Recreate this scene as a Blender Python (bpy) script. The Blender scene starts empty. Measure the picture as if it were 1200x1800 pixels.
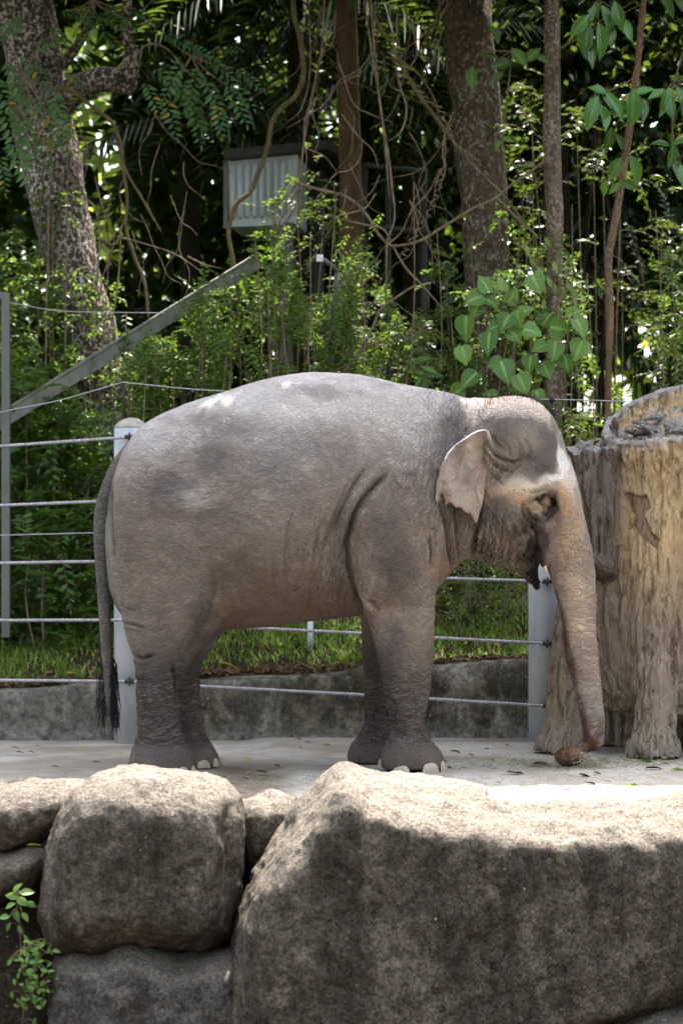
import bpy, math, random
import numpy as np
from mathutils import Vector, Matrix
random.seed(7); RNG = np.random.default_rng(7)
S = bpy.context.scene
COL = S.collection

# ------------------------------------------------------------ camera, sky, sun, exposure
FPX, CAMZ, CAMD, HZ = 4200.0, 1.4, 14.0, 930.0      # focal length in photo pixels, eye height, distance, horizon row
cam_data = bpy.data.cameras.new("camera"); cam = bpy.data.objects.new("camera", cam_data); COL.objects.link(cam)
cam.location = (0, -CAMD, CAMZ); cam.rotation_euler = (math.radians(90), 0, 0)
cam_data.sensor_fit = 'VERTICAL'; cam_data.sensor_height = 36.0; cam_data.lens = 36.0*FPX/1800.0
cam_data.shift_y = (HZ-900.0)/1800.0
cam_data.clip_start = 0.1; cam_data.clip_end = 600
cam_data.dof.use_dof = True; cam_data.dof.focus_distance = CAMD-0.35; cam_data.dof.aperture_fstop = 2.4
S.camera = cam
SUN_EL, SUN_AZ = 66.0, 18.0            # elevation, degrees east of straight behind the elephant (+Y)
el, az = math.radians(SUN_EL), math.radians(SUN_AZ)
SD = Vector((math.cos(el)*math.sin(az), math.cos(el)*math.cos(az), math.sin(el)))
world = bpy.data.worlds.new("World"); S.world = world; world.use_nodes = True
wn = world.node_tree; wn.nodes.clear()
wo = wn.nodes.new('ShaderNodeOutputWorld'); wb = wn.nodes.new('ShaderNodeBackground'); ws = wn.nodes.new('ShaderNodeTexSky')
ws.sky_type = 'NISHITA'; ws.sun_disc = False; ws.sun_elevation = el; ws.sun_rotation = az
ws.air_density = 1.0; ws.dust_density = 3.0; ws.ozone_density = 1.0
wb.inputs['Strength'].default_value = 0.15
hs = wn.nodes.new('ShaderNodeHueSaturation'); hs.inputs['Saturation'].default_value = 0.35   # thin high haze: a milky, almost neutral sky
wn.links.new(ws.outputs[0], hs.inputs['Color']); wn.links.new(hs.outputs[0], wb.inputs[0]); wn.links.new(wb.outputs[0], wo.inputs[0])
sun_data = bpy.data.lights.new("sun", 'SUN'); sun_data.energy = 3.5; sun_data.angle = math.radians(0.5); sun_data.color = (1.0, 0.93, 0.82)
sun = bpy.data.objects.new("sun", sun_data); COL.objects.link(sun); sun.rotation_euler = SD.to_track_quat('Z', 'Y').to_euler()
sun.location = SD*40
S.view_settings.view_transform = 'Standard'; S.view_settings.look = 'None'
S.view_settings.exposure = 2.5; S.view_settings.gamma = 1.0; S.view_settings.use_curve_mapping = False
S.render.engine = 'CYCLES'
try:
    S.cycles.use_denoising = True; S.cycles.max_bounces = 6; S.cycles.diffuse_bounces = 3
    S.cycles.transparent_max_bounces = 4; S.cycles.caustics_reflective = False; S.cycles.caustics_refractive = False
except Exception: pass

# ------------------------------------------------------------ helpers
def W(px, py, d):                      # photo pixel at distance d from the lens plane -> a point in the place
    return np.array([(px-600.0)/FPX*d, d-CAMD, CAMZ-(py-HZ)/FPX*d])
def WX(px, d): return (px-600.0)/FPX*d
def WZ(py, d): return CAMZ-(py-HZ)/FPX*d

def _hash(ix, iy, iz, seed):
    h = (ix*374761393 + iy*668265263 + iz*2147483647 + seed*1274126177) & 0xffffffff
    h = ((h ^ (h >> 13))*1274126177) & 0xffffffff
    h = h ^ (h >> 16)
    return (h & 0xffff)/65535.0
def vnoise(p, scale=1.0, seed=0):      # value noise, -1..1
    q = np.asarray(p, dtype=np.float64)*scale
    i = np.floor(q).astype(np.int64); f = q-i; f = f*f*(3-2*f)
    r = 0
    for dx in (0, 1):
        for dy in (0, 1):
            for dz in (0, 1):
                w = (f[..., 0] if dx else 1-f[..., 0])*(f[..., 1] if dy else 1-f[..., 1])*(f[..., 2] if dz else 1-f[..., 2])
                r = r+w*_hash(i[..., 0]+dx, i[..., 1]+dy, i[..., 2]+dz, seed)
    return r*2-1
def fbm(p, scale=1.0, seed=0, octv=4, rough=0.5):
    a, r, t = 1.0, 0, 0
    for k in range(octv):
        r = r+a*vnoise(p, scale*2**k, seed+k*17); t += a; a *= rough
    return r/t
def sstep(a, b, x):
    t = np.clip((x-a)/(b-a), 0, 1); return t*t*(3-2*t)

def mesh_from(name, V, F, smooth=True):
    """V (n,3), F list of faces or (m,k) array, or list of arrays with different k"""
    me = bpy.data.meshes.new(name)
    if isinstance(F, np.ndarray): F = [F]
    F = [np.asarray(f, dtype=np.int32) for f in F if len(f)]
    V = np.asarray(V, dtype=np.float32)
    me.vertices.add(len(V)); me.vertices.foreach_set('co', V.ravel())
    tot = np.concatenate([np.full(len(f), f.shape[1], dtype=np.int32) for f in F])
    idx = np.concatenate([f.ravel() for f in F])
    st = np.concatenate([[0], np.cumsum(tot)[:-1]]).astype(np.int32)
    me.loops.add(len(idx)); me.loops.foreach_set('vertex_index', idx)
    me.polygons.add(len(tot)); me.polygons.foreach_set('loop_start', st); me.polygons.foreach_set('loop_total', tot)
    me.polygons.foreach_set('use_smooth', np.full(len(tot), smooth, dtype=bool))
    me.update(calc_edges=True)
    return me
def add_attr(me, name, data, kind='FLOAT_COLOR'):
    a = me.attributes.new(name, kind, 'POINT')
    d = np.asarray(data, dtype=np.float32)
    if kind == 'FLOAT_COLOR':
        if d.shape[1] == 3: d = np.concatenate([d, np.ones((len(d), 1), np.float32)], 1)
        a.data.foreach_set('color', d.ravel())
    else: a.data.foreach_set('value', d.ravel())
def tag(o, label=None, cat=None, group=None, kind=None):
    if label: o['label'] = label
    if cat: o['category'] = cat
    if group: o['group'] = group
    if kind: o['kind'] = kind
    return o
def obj(name, me, mat=None, parent=None, loc=None):
    o = bpy.data.objects.new(name, me); COL.objects.link(o)
    if mat is not None and len(me.materials) == 0: me.materials.append(mat)
    if parent is not None: o.parent = parent
    if loc is not None: o.location = loc
    return o
def thing(name, label, cat, loc=(0, 0, 0), group=None):
    o = bpy.data.objects.new(name, None); COL.objects.link(o); o.location = tuple(float(v) for v in loc); o.empty_display_size = 0.1
    return tag(o, label, cat, group)

class MB:
    def __init__(s): s.v = []; s.f = {}; s.n = 0
    def add(s, V, F):
        V = np.asarray(V, dtype=np.float64)
        if isinstance(F, np.ndarray): F = [F]
        for f in F:
            f = np.asarray(f, dtype=np.int64)
            if len(f): s.f.setdefault(f.shape[1], []).append(f+s.n)
        s.v.append(V); s.n += len(V); return s
    def box(s, c, size, rz=0, ry=0, rx=0):
        sx, sy, sz = [k/2 for k in size]
        V = np.array([(x, y, z) for x in (-sx, sx) for y in (-sy, sy) for z in (-sz, sz)])
        R = np.array((Matrix.Rotation(rz, 3, 'Z') @ Matrix.Rotation(ry, 3, 'Y') @ Matrix.Rotation(rx, 3, 'X')))
        V = V @ R.T + np.array(c)
        F = np.array([(0, 1, 3, 2), (4, 6, 7, 5), (0, 4, 5, 1), (2, 3, 7, 6), (0, 2, 6, 4), (1, 5, 7, 3)])
        return s.add(V, F)
    def hexa(s, P):                   # eight corners: 4 front (ccw), 4 back
        return s.add(np.array(P), np.array([(0, 1, 2, 3), (7, 6, 5, 4), (0, 4, 5, 1), (1, 5, 6, 2), (2, 6, 7, 3), (3, 7, 4, 0)]))
    def tube(s, pts, r, n=8, caps=True, smoothpts=0):
        V, F = tube_geo(pts, r, n, caps, smoothpts); return s.add(V, F)
    def mesh(s, name, base=(0, 0, 0), smooth=True):
        V = np.concatenate(s.v)-np.array(base)
        return mesh_from(name, V, [np.concatenate(f) for f in s.f.values()], smooth)
    def build(s, name, mat, parent=None, smooth=True):
        base = tuple(parent.matrix_world.translation) if parent is not None and False else (tuple(_wloc(parent)) if parent is not None else (0, 0, 0))
        return obj(name, s.mesh(name, base, smooth), mat, parent)
def _wloc(o):
    v = Vector((0, 0, 0))
    while o is not None: v += o.location; o = o.parent
    return v

def catmull(P, k):
    P = np.asarray(P, float)
    if k <= 1 or len(P) < 3: return P
    Q = np.concatenate([[2*P[0]-P[1]], P, [2*P[-1]-P[-2]]]); out = []
    for i in range(1, len(Q)-2):
        for t in np.arange(k)/k:
            a, b, c, d = Q[i-1], Q[i], Q[i+1], Q[i+2]
            out.append(0.5*((2*b)+(-a+c)*t+(2*a-5*b+4*c-d)*t*t+(-a+3*b-3*c+d)*t**3))
    out.append(P[-1]); return np.array(out)
def tube_geo(pts, r, n=8, caps=True, smoothpts=0):
    P = np.asarray(pts, float); r = np.broadcast_to(np.asarray(r, float), (len(P),)).reshape(-1, 1)
    if smoothpts > 1:
        Q = catmull(np.concatenate([P, r], 1), smoothpts); P, r = Q[:, :3], np.maximum(Q[:, 3:], 1e-4)
    T = np.gradient(P, axis=0); T /= np.linalg.norm(T, axis=1, keepdims=True)+1e-12
    up = np.array([0.0, 1.0, 0.0]) if abs(T[0][1]) < 0.8 else np.array([1.0, 0, 0])
    N = np.zeros_like(P); v = up
    for i in range(len(P)):
        v = v-T[i]*v.dot(T[i]); v /= np.linalg.norm(v)+1e-12; N[i] = v
    B = np.cross(T, N); a = np.arange(n)*2*np.pi/n
    V = P[:, None]+r[:, None]*(N[:, None]*np.cos(a)[None, :, None]+B[:, None]*np.sin(a)[None, :, None])
    V = V.reshape(-1, 3); m = len(P)
    i = np.arange(m-1)[:, None]*n; j = np.arange(n)[None]; j2 = (j+1) % n
    F = [np.stack([i+j, i+j2, i+n+j2, i+n+j], -1).reshape(-1, 4)]
    if caps:
        F.append(np.arange(n)[::-1][None]); F.append((np.arange(n)+(m-1)*n)[None])
    return V, F

def surface_nets(F, org, h, smooth_it=2):
    nx, ny, nz = F.shape
    neg = F < 0
    acc = np.zeros((nx-1, ny-1, nz-1, 3), np.float32); cnt = np.zeros((nx-1, ny-1, nz-1), np.float32)
    C = [(a, b, c) for a in (0, 1) for b in (0, 1) for c in (0, 1)]
    sl = lambda o: (slice(o[0], nx-1+o[0]), slice(o[1], ny-1+o[1]), slice(o[2], nz-1+o[2]))
    c0 = sum(neg[sl(o)].astype(np.int8) for o in C)
    cells = np.argwhere((c0 > 0) & (c0 < 8))
    ids = -np.ones((nx-1, ny-1, nz-1), np.int64); ids[cells[:, 0], cells[:, 1], cells[:, 2]] = np.arange(len(cells))
    acc = np.zeros((len(cells), 3)); cnt = np.zeros(len(cells))
    val = {o: F[cells[:, 0]+o[0], cells[:, 1]+o[1], cells[:, 2]+o[2]].astype(np.float64) for o in C}
    for a in C:
        for k in range(3):
            if a[k] == 0:
                b = list(a); b[k] = 1; b = tuple(b)
                va, vb = val[a], val[b]; m = (va < 0) != (vb < 0)
                t = va/(va-vb+1e-20); t = np.where(m, t, 0)
                p = np.array(a, float)[None].repeat(len(cells), 0); p[:, k] += t
                acc += p*m[:, None]; cnt += m
    V = (cells+acc/np.maximum(cnt, 1)[:, None])*h+np.array(org)
    Q = []
    for k in range(3):
        s0 = [slice(None)]*3; s1 = [slice(None)]*3; s0[k] = slice(0, -1); s1[k] = slice(1, None)
        e = neg[tuple(s0)] != neg[tuple(s1)]
        idx = np.argwhere(e); u, w = [(1, 2), (2, 0), (0, 1)][k]
        idx = idx[(idx[:, u] > 0) & (idx[:, w] > 0) & (idx[:, u] < F.shape[u]-1) & (idx[:, w] < F.shape[w]-1)]
        def cell(du, dw):
            q = idx.copy(); q[:, u] -= du; q[:, w] -= dw; return ids[q[:, 0], q[:, 1], q[:, 2]]
        q = np.stack([cell(1, 1), cell(0, 1), cell(0, 0), cell(1, 0)], 1)
        inside = neg[idx[:, 0], idx[:, 1], idx[:, 2]]
        q[~inside] = q[~inside][:, ::-1]
        Q.append(q)
    Q = np.concatenate(Q); Q = Q[(Q >= 0).all(1)]
    for _ in range(smooth_it): V = lap(V, Q, 0.5)
    return V, Q
def lap(V, Q, w):
    A = np.zeros_like(V); c = np.zeros(len(V))
    for a, b in ((0, 1), (1, 2), (2, 3), (3, 0)):
        for s, t in ((a, b), (b, a)):
            for k in range(3): A[:, k] += np.bincount(Q[:, s], V[Q[:, t], k], len(V))
            c += np.bincount(Q[:, s], minlength=len(V))
    return V*(1-w)+w*A/np.maximum(c, 1)[:, None]
def vnormals(V, Q):
    n = np.cross(V[Q[:, 2]]-V[Q[:, 0]], V[Q[:, 3]]-V[Q[:, 1]])
    N = np.zeros_like(V)
    for k in range(4):
        for c in range(3): N[:, c] += np.bincount(Q[:, k], n[:, c], len(V))
    return N/(np.linalg.norm(N, axis=1, keepdims=True)+1e-12)
class Grid:
    def __init__(s, lo, hi, h):
        s.h = h; s.lo = np.array(lo, float)
        s.x, s.y, s.z = [np.arange(a, b+h, h).astype(np.float32) for a, b in zip(lo, hi)]
        s.F = np.full((len(s.x), len(s.y), len(s.z)), 9.0, np.float32)
        s.X, s.Y, s.Z = s.x[:, None, None], s.y[None, :, None], s.z[None, None, :]
    def union(s, D, k=0.05, sl=None):
        A = s.F if sl is None else s.F[sl]
        if k > 0:
            hh = np.clip(0.5+0.5*(A-D)/k, 0, 1); R = A*(1-hh)+D*hh-k*hh*(1-hh)
        else: R = np.minimum(A, D)
        if sl is None: s.F = R.astype(np.float32)
        else: s.F[sl] = R
    def cut(s, D, k=0.02):            # subtract D
        A = -s.F; hh = np.clip(0.5+0.5*(A-D)/k, 0, 1); s.F = (-(A*(1-hh)+D*hh-k*hh*(1-hh))).astype(np.float32)
    def ell(s, c, r):
        q = np.sqrt(((s.X-c[0])/r[0])**2+((s.Y-c[1])/r[1])**2+((s.Z-c[2])/r[2])**2)
        return (q-1)*min(r)
    def zloft(s, z, xl, xr, cy, ry, p=2.0):
        o = np.argsort(z); z, xl, xr, cy, ry = [np.asarray(a, float)[o] for a in (z, xl, xr, cy, ry)]
        zz = s.z; f = lambda a: smooth_interp(zz, z, a)[None, None, :]
        XL, XR, CY, RY = f(xl), f(xr), f(cy), f(ry); RX = np.maximum((XR-XL)/2, .004); RY = np.maximum(RY, .004)
        q = (np.abs((s.X-(XL+XR)/2)/RX)**p+np.abs((s.Y-CY)/RY)**p)**(1/p)
        D = (q-1)*np.minimum(RX, RY)
        return np.maximum(D, np.maximum(s.Z-z[-1], z[0]-s.Z))
    def xloft(s, x, zt, zb, w, p=2.0, cy=None):
        o = np.argsort(x); x, zt, zb, w = [np.asarray(a, float)[o] for a in (x, zt, zb, w)]
        f = lambda a: smooth_interp(s.x, x, a)[:, None, None]
        ZT, ZB, Wd = f(zt), f(zb), f(w); H = np.maximum((ZT-ZB)/2, .004); Wd = np.maximum(Wd, .004)
        q = (np.abs((s.Z-(ZT+ZB)/2)/H)**p+np.abs(s.Y/Wd)**p)**(1/p)
        D = (q-1)*np.minimum(H, Wd)
        return np.maximum(D, np.maximum(s.X-x[-1], x[0]-s.X))
    def capsule(s, a, b, ra, rb):
        a, b = np.array(a), np.array(b); d = b-a; L = d.dot(d)
        t = np.clip(((s.X-a[0])*d[0]+(s.Y-a[1])*d[1]+(s.Z-a[2])*d[2])/L, 0, 1)
        return np.sqrt((s.X-a[0]-t*d[0])**2+(s.Y-a[1]-t*d[1])**2+(s.Z-a[2]-t*d[2])**2)-(ra+(rb-ra)*t)
    def mesh(s, it=2): return surface_nets(s.F, s.lo, s.h, it)
def smooth_interp(q, x, y):
    x = np.asarray(x, float); y = np.asarray(y, float)
    dx = np.diff(x); m = np.diff(y)/dx
    t = np.zeros(len(x)); t[0], t[-1] = m[0], m[-1]
    for i in range(1, len(x)-1):
        t[i] = 0 if m[i-1]*m[i] <= 0 else 2*m[i-1]*m[i]/(m[i-1]+m[i])
    k = np.clip(np.searchsorted(x, q)-1, 0, len(x)-2); u = np.clip((q-x[k])/dx[k], 0, 1)
    r = (2*u**3-3*u**2+1)*y[k]+(u**3-2*u**2+u)*dx[k]*t[k]+(-2*u**3+3*u**2)*y[k+1]+(u**3-u**2)*dx[k]*t[k+1]
    return r.astype(np.float32)
def poly_sd(X, Z, P):                  # signed distance to a closed polygon, negative inside
    P = np.asarray(P, float); d = np.full(np.broadcast(X, Z).shape, 1e9); ins = np.zeros(d.shape, bool)
    n = len(P)
    for i in range(n):
        a, b = P[i], P[(i+1) % n]; e = b-a
        t = np.clip(((X-a[0])*e[0]+(Z-a[1])*e[1])/(e.dot(e)+1e-12), 0, 1)
        d = np.minimum(d, np.hypot(X-a[0]-t*e[0], Z-a[1]-t*e[1]))
        c = ((a[1] > Z) != (b[1] > Z)) & (X < (b[0]-a[0])*(Z-a[1])/(b[1]-a[1]+1e-12)+a[0]); ins ^= c
    return np.where(ins, -d, d)
def line_d(X, Z, P):                   # distance to an open polyline and the position along it 0..1
    P = np.asarray(P, float); d = np.full(X.shape, 1e9); u = np.zeros(X.shape); n = len(P)-1
    for i in range(n):
        a, b = P[i], P[i+1]; e = b-a
        t = np.clip(((X-a[0])*e[0]+(Z-a[1])*e[1])/(e.dot(e)+1e-12), 0, 1)
        q = np.hypot(X-a[0]-t*e[0], Z-a[1]-t*e[1]); m = q < d
        d = np.where(m, q, d); u = np.where(m, (i+t)/n, u)
    return d, u
def project(V):                        # where a point falls in the photograph (used only to author relief and colour)
    d = V[:, 1]+CAMD
    return 600+V[:, 0]*FPX/d, HZ-(V[:, 2]-CAMZ)*FPX/d

# ------------------------------------------------------------ materials
class NT:
    def __init__(s, name, rough=0.8, spec=0.3):
        s.m = bpy.data.materials.new(name); s.m.use_nodes = True; s.t = s.m.node_tree; s.t.nodes.clear()
        s.out = s.t.nodes.new('ShaderNodeOutputMaterial'); s.b = s.t.nodes.new('ShaderNodeBsdfPrincipled')
        s.b.inputs['Roughness'].default_value = rough; s.b.inputs['Specular IOR Level'].default_value = spec
        s.t.links.new(s.b.outputs[0], s.out.inputs[0])
    def n(s, typ, ins=None, **props):
        k = s.t.nodes.new('ShaderNode'+typ)
        for a, v in props.items(): setattr(k, a, v)
        for a, v in (ins or {}).items(): s.set(k.inputs[a], v)
        return k
    def set(s, sock, v):
        if isinstance(v, bpy.types.NodeSocket): s.t.links.new(v, sock)
        elif isinstance(v, bpy.types.Node): s.t.links.new(v.outputs[0], sock)
        else:
            if sock.type == 'RGBA' and len(v) == 3: v = (*v, 1)
            sock.default_value = v
    def coord(s, scale=(1, 1, 1), which='Object', rot=(0, 0, 0)):
        c = s.n('TexCoord'); return s.n('Mapping', {'Vector': c.outputs[which], 'Scale': scale, 'Rotation': rot}).outputs[0]
    def geo(s): return s.n('NewGeometry')
    def noise(s, vec, scale=5, detail=4, rough=0.55, dist=0.0):
        return s.n('TexNoise', {'Vector': vec, 'Scale': scale, 'Detail': detail, 'Roughness': rough, 'Distortion': dist}).outputs['Fac']
    def ramp(s, fac, stops):
        r = s.n('ValToRGB', {'Fac': fac}); e = r.color_ramp.elements
        while len(e) < len(stops): e.new(0.5)
        for k, (p, c) in zip(e, stops):
            k.position = p; k.color = (c, c, c, 1) if isinstance(c, (int, float)) else (*c, 1)
        return r.outputs['Color']
    def mix(s, fac, a, b, mode='MIX'):
        m = s.n('Mix', data_type='RGBA', blend_type=mode); s.set(m.inputs[0], fac); s.set(m.inputs[6], a); s.set(m.inputs[7], b)
        return m.outputs[2]
    def math(s, op, a, b=0.0, c=None):
        m = s.n('Math', operation=op); s.set(m.inputs[0], a); s.set(m.inputs[1], b)
        if c is not None: s.set(m.inputs[2], c)
        return m.outputs[0]
    def vmath(s, op, a, b):
        m = s.n('VectorMath', operation=op); s.set(m.inputs[0], a)
        s.set(m.inputs[3] if op == 'SCALE' else m.inputs[1], b); return m.outputs[0]
    def bump(s, h, strength=0.5, dist=0.01, normal=None):
        k = s.n('Bump', {'Height': h, 'Strength': strength, 'Distance': dist})
        if normal is not None: s.set(k.inputs['Normal'], normal)
        return k.outputs[0]
    def base(s, c): s.set(s.b.inputs['Base Color'], c)
    def normal(s, v): s.set(s.b.inputs['Normal'], v)

def leaf_mat(name, dark, light, trans=0.35, rough=0.4, tcol=None, spec=0.4, odd=None):
    k = NT(name, rough, spec); r = k.math('FRACT', k.math('ADD', k.geo().outputs['Random Per Island'], k.n('ObjectInfo').outputs['Random']))
    stops = [(0.0, dark), (0.75, light), (1.0, tuple(min(1, v*1.35) for v in light))]
    if odd: stops = [(0.0, dark), (0.7, light), (0.955, tuple(min(1, v*1.25) for v in light)), (0.965, odd), (1.0, odd)]
    c = k.ramp(r, stops)
    nz = k.noise(k.coord(), 30, 2); c = k.mix(0.35, c, k.ramp(nz, [(0.3, 0.35), (0.7, 1.0)]), 'MULTIPLY')
    c = k.mix(k.math('MULTIPLY', k.ramp(k.n('Attribute', attribute_name='rib').outputs['Fac'], [(0.80, 0.0), (0.97, 1.0)]), 0.55), c, tuple(min(1, v*2.0+.04) for v in light))
    k.base(c)
    tr = k.n('BsdfTranslucent', {'Color': k.mix(0.6, c, tcol or (0.25, 0.38, 0.04))})
    mx = k.n('MixShader', {0: trans}); k.set(mx.inputs[1], k.b); k.set(mx.inputs[2], tr); k.t.links.new(mx.outputs[0], k.out.inputs[0])
    return k.m
def bark_mat(name, a, b, lichen=None, ls=18, lt=(0.55, 0.62), bstr=0.7, stretch=0.35, rough=0.9):
    k = NT(name, rough, 0.15); v = k.coord((1, 1, stretch))
    n1 = k.noise(v, 14, 6, 0.65); n2 = k.noise(v, 45, 4, 0.6)
    c = k.mix(k.ramp(n1, [(0.35, 0.0), (0.65, 1.0)]), a, b)
    if lichen:
        v2 = k.coord((1, 1, 0.8)); m = k.noise(v2, ls*2.2, 6, 0.75, 0.0)
        big = k.ramp(k.noise(v2, 2.6, 3), [(0.42, 0.0), (0.56, 1.0)])
        c = k.mix(k.math('MULTIPLY', k.ramp(m, [(lt[0], 0.0), (lt[1], 1.0)]), k.math('ADD', k.math('MULTIPLY', big, 0.6), 0.4)), c, lichen)
    k.base(c); k.normal(k.bump(k.math('ADD', n1, k.math('MULTIPLY', n2, 0.5)), bstr, 0.03)); return k.m
def metal_mat(name, c, c2, rough=0.45, metallic=0.0, sc=8):
    k = NT(name, rough, 0.5); n1 = k.noise(k.coord((1, 1, 0.4)), sc, 6, 0.65); n2 = k.noise(k.coord(), sc*5, 3)
    k.base(k.mix(k.ramp(n1, [(0.4, 0.0), (0.7, 1.0)]), c, c2)); k.b.inputs['Metallic'].default_value = metallic
    k.set(k.b.inputs['Roughness'], k.ramp(n2, [(0.3, rough-0.1), (0.7, rough+0.2)])); k.normal(k.bump(n2, 0.1, 0.003)); return k.m

def rock_mat():
    k = NT('weathered_rock', 0.95, 0.15)
    a = k.n('Attribute', attribute_name='col').outputs['Color']
    v = k.coord(); g = k.noise(v, 60, 5, 0.75); m = k.noise(v, 18, 6, 0.75, 0.3); st = k.noise(k.coord((1, 1, 0.28)), 5, 6, 0.65, 0.2)
    c = k.mix(k.ramp(st, [(0.40, 0.78), (0.62, 0.0)]), a, (0.055, 0.045, 0.039))
    c = k.mix(k.ramp(m, [(0.40, 0.7), (0.54, 0.0)]), c, (0.05, 0.04, 0.032))
    c = k.mix(k.ramp(k.noise(v, 7, 5, 0.6), [(0.56, 0.0), (0.72, 0.55)]), c, (0.42, 0.36, 0.30))
    vo = k.n('TexVoronoi', {'Vector': v, 'Scale': 13.0, 'Randomness': 1.0}); 
    sp = k.ramp(k.math('ADD', vo.outputs['Distance'], k.math('MULTIPLY', m, 0.25)), [(0.17, 1.0), (0.21, 0.0)])
    pick = k.ramp(vo.outputs['Color'], [(0.45, 0.0), (0.5, 0.8)])
    c = k.mix(k.math('MULTIPLY', sp, pick), c, (0.5, 0.46, 0.38))
    c = k.mix(k.math('MULTIPLY', k.n('Attribute', attribute_name='lit_top').outputs['Fac'], 0.9), c, a)  # tops lose their stains and turn pale, imitating sunlight
    gr = k.ramp(g, [(0.36, 0.4), (0.64, 1.45)]); c = k.mix(1.0, c, gr, 'MULTIPLY')
    k.base(c)
    h = k.math('ADD', k.math('MULTIPLY', m, 1.3), k.math('ADD', k.math('MULTIPLY', g, 0.55), k.noise(v, 6, 4)))
    k.normal(k.bump(h, 0.8, 0.03)); return k.m
def concrete_mat():
    k = NT('yard_concrete', 0.9, 0.25); v = k.coord(); n1 = k.noise(v, 1.3, 5, 0.6, 0.5); n2 = k.noise(v, 9, 6, 0.7); n3 = k.noise(v, 70, 4, 0.7)
    c = k.mix(k.ramp(n1, [(0.42, 0.0), (0.6, 1.0)]), (0.42, 0.395, 0.37), (0.30, 0.265, 0.23))
    c = k.mix(k.ramp(n2, [(0.5, 0.0), (0.75, 0.6)]), c, (0.2, 0.165, 0.135))
    c = k.mix(k.n('Attribute', attribute_name='dirt').outputs['Fac'], c, k.mix(k.ramp(n2, [(0.35, 0), (0.6, 1)]), (0.13, 0.1, 0.08), (0.24, 0.19, 0.155)))
    c = k.mix(1.0, c, k.ramp(n3, [(0.25, 0.72), (0.7, 1.12)]), 'MULTIPLY')
    k.base(c); k.normal(k.bump(k.math('ADD', n3, k.math('MULTIPLY', n2, 1.5)), 0.35, 0.012)); return k.m
def soil_mat():
    k = NT('forest_soil', 1.0, 0.1); v = k.coord(); n1 = k.noise(v, 6, 6, 0.7); n2 = k.noise(v, 60, 3)
    c = k.ramp(n1, [(0.3, (0.018, 0.013, 0.009)), (0.55, (0.05, 0.035, 0.022)), (0.75, (0.10, 0.068, 0.045))])
    k.base(c); k.normal(k.bump(k.math('ADD', n1, n2), 0.9, 0.03)); return k.m
def wall_mat():
    k = NT('mossy_concrete', 0.95, 0.15); v = k.coord(); n1 = k.noise(v, 3, 6, 0.65, 0.3); n2 = k.noise(v, 22, 6, 0.75); n3 = k.noise(k.coord((1, 1, 0.3)), 7, 5, 0.6)
    c = k.ramp(n1, [(0.38, (0.075, 0.062, 0.048)), (0.5, (0.23, 0.20, 0.16)), (0.62, (0.40, 0.37, 0.32))])
    c = k.mix(k.ramp(n3, [(0.42, 0.7), (0.6, 0.0)]), c, (0.04, 0.036, 0.03))
    c = k.mix(k.ramp(k.noise(v, 4.5, 5), [(0.53, 0.0), (0.66, 0.65)]), c, (0.055, 0.06, 0.022))
    vo = k.n('TexVoronoi', {'Vector': v, 'Scale': 16.0}); sp = k.ramp(k.math('ADD', vo.outputs['Distance'], k.math('MULTIPLY', n2, 0.3)), [(0.3, 0.55), (0.36, 0.0)])
    c = k.mix(k.math('MULTIPLY', sp, k.ramp(vo.outputs['Color'], [(0.55, 0.0), (0.6, 1.0)])), c, (0.32, 0.31, 0.27))
    c = k.mix(k.n('Attribute', attribute_name='pale').outputs['Fac'], c, (0.3, 0.28, 0.255))
    k.base(k.mix(1.0, c, k.ramp(n2, [(0.36, 0.45), (0.62, 1.35)]), 'MULTIPLY')); k.normal(k.bump(k.math('ADD', n2, n1), 0.9, 0.035)); return k.m
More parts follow.
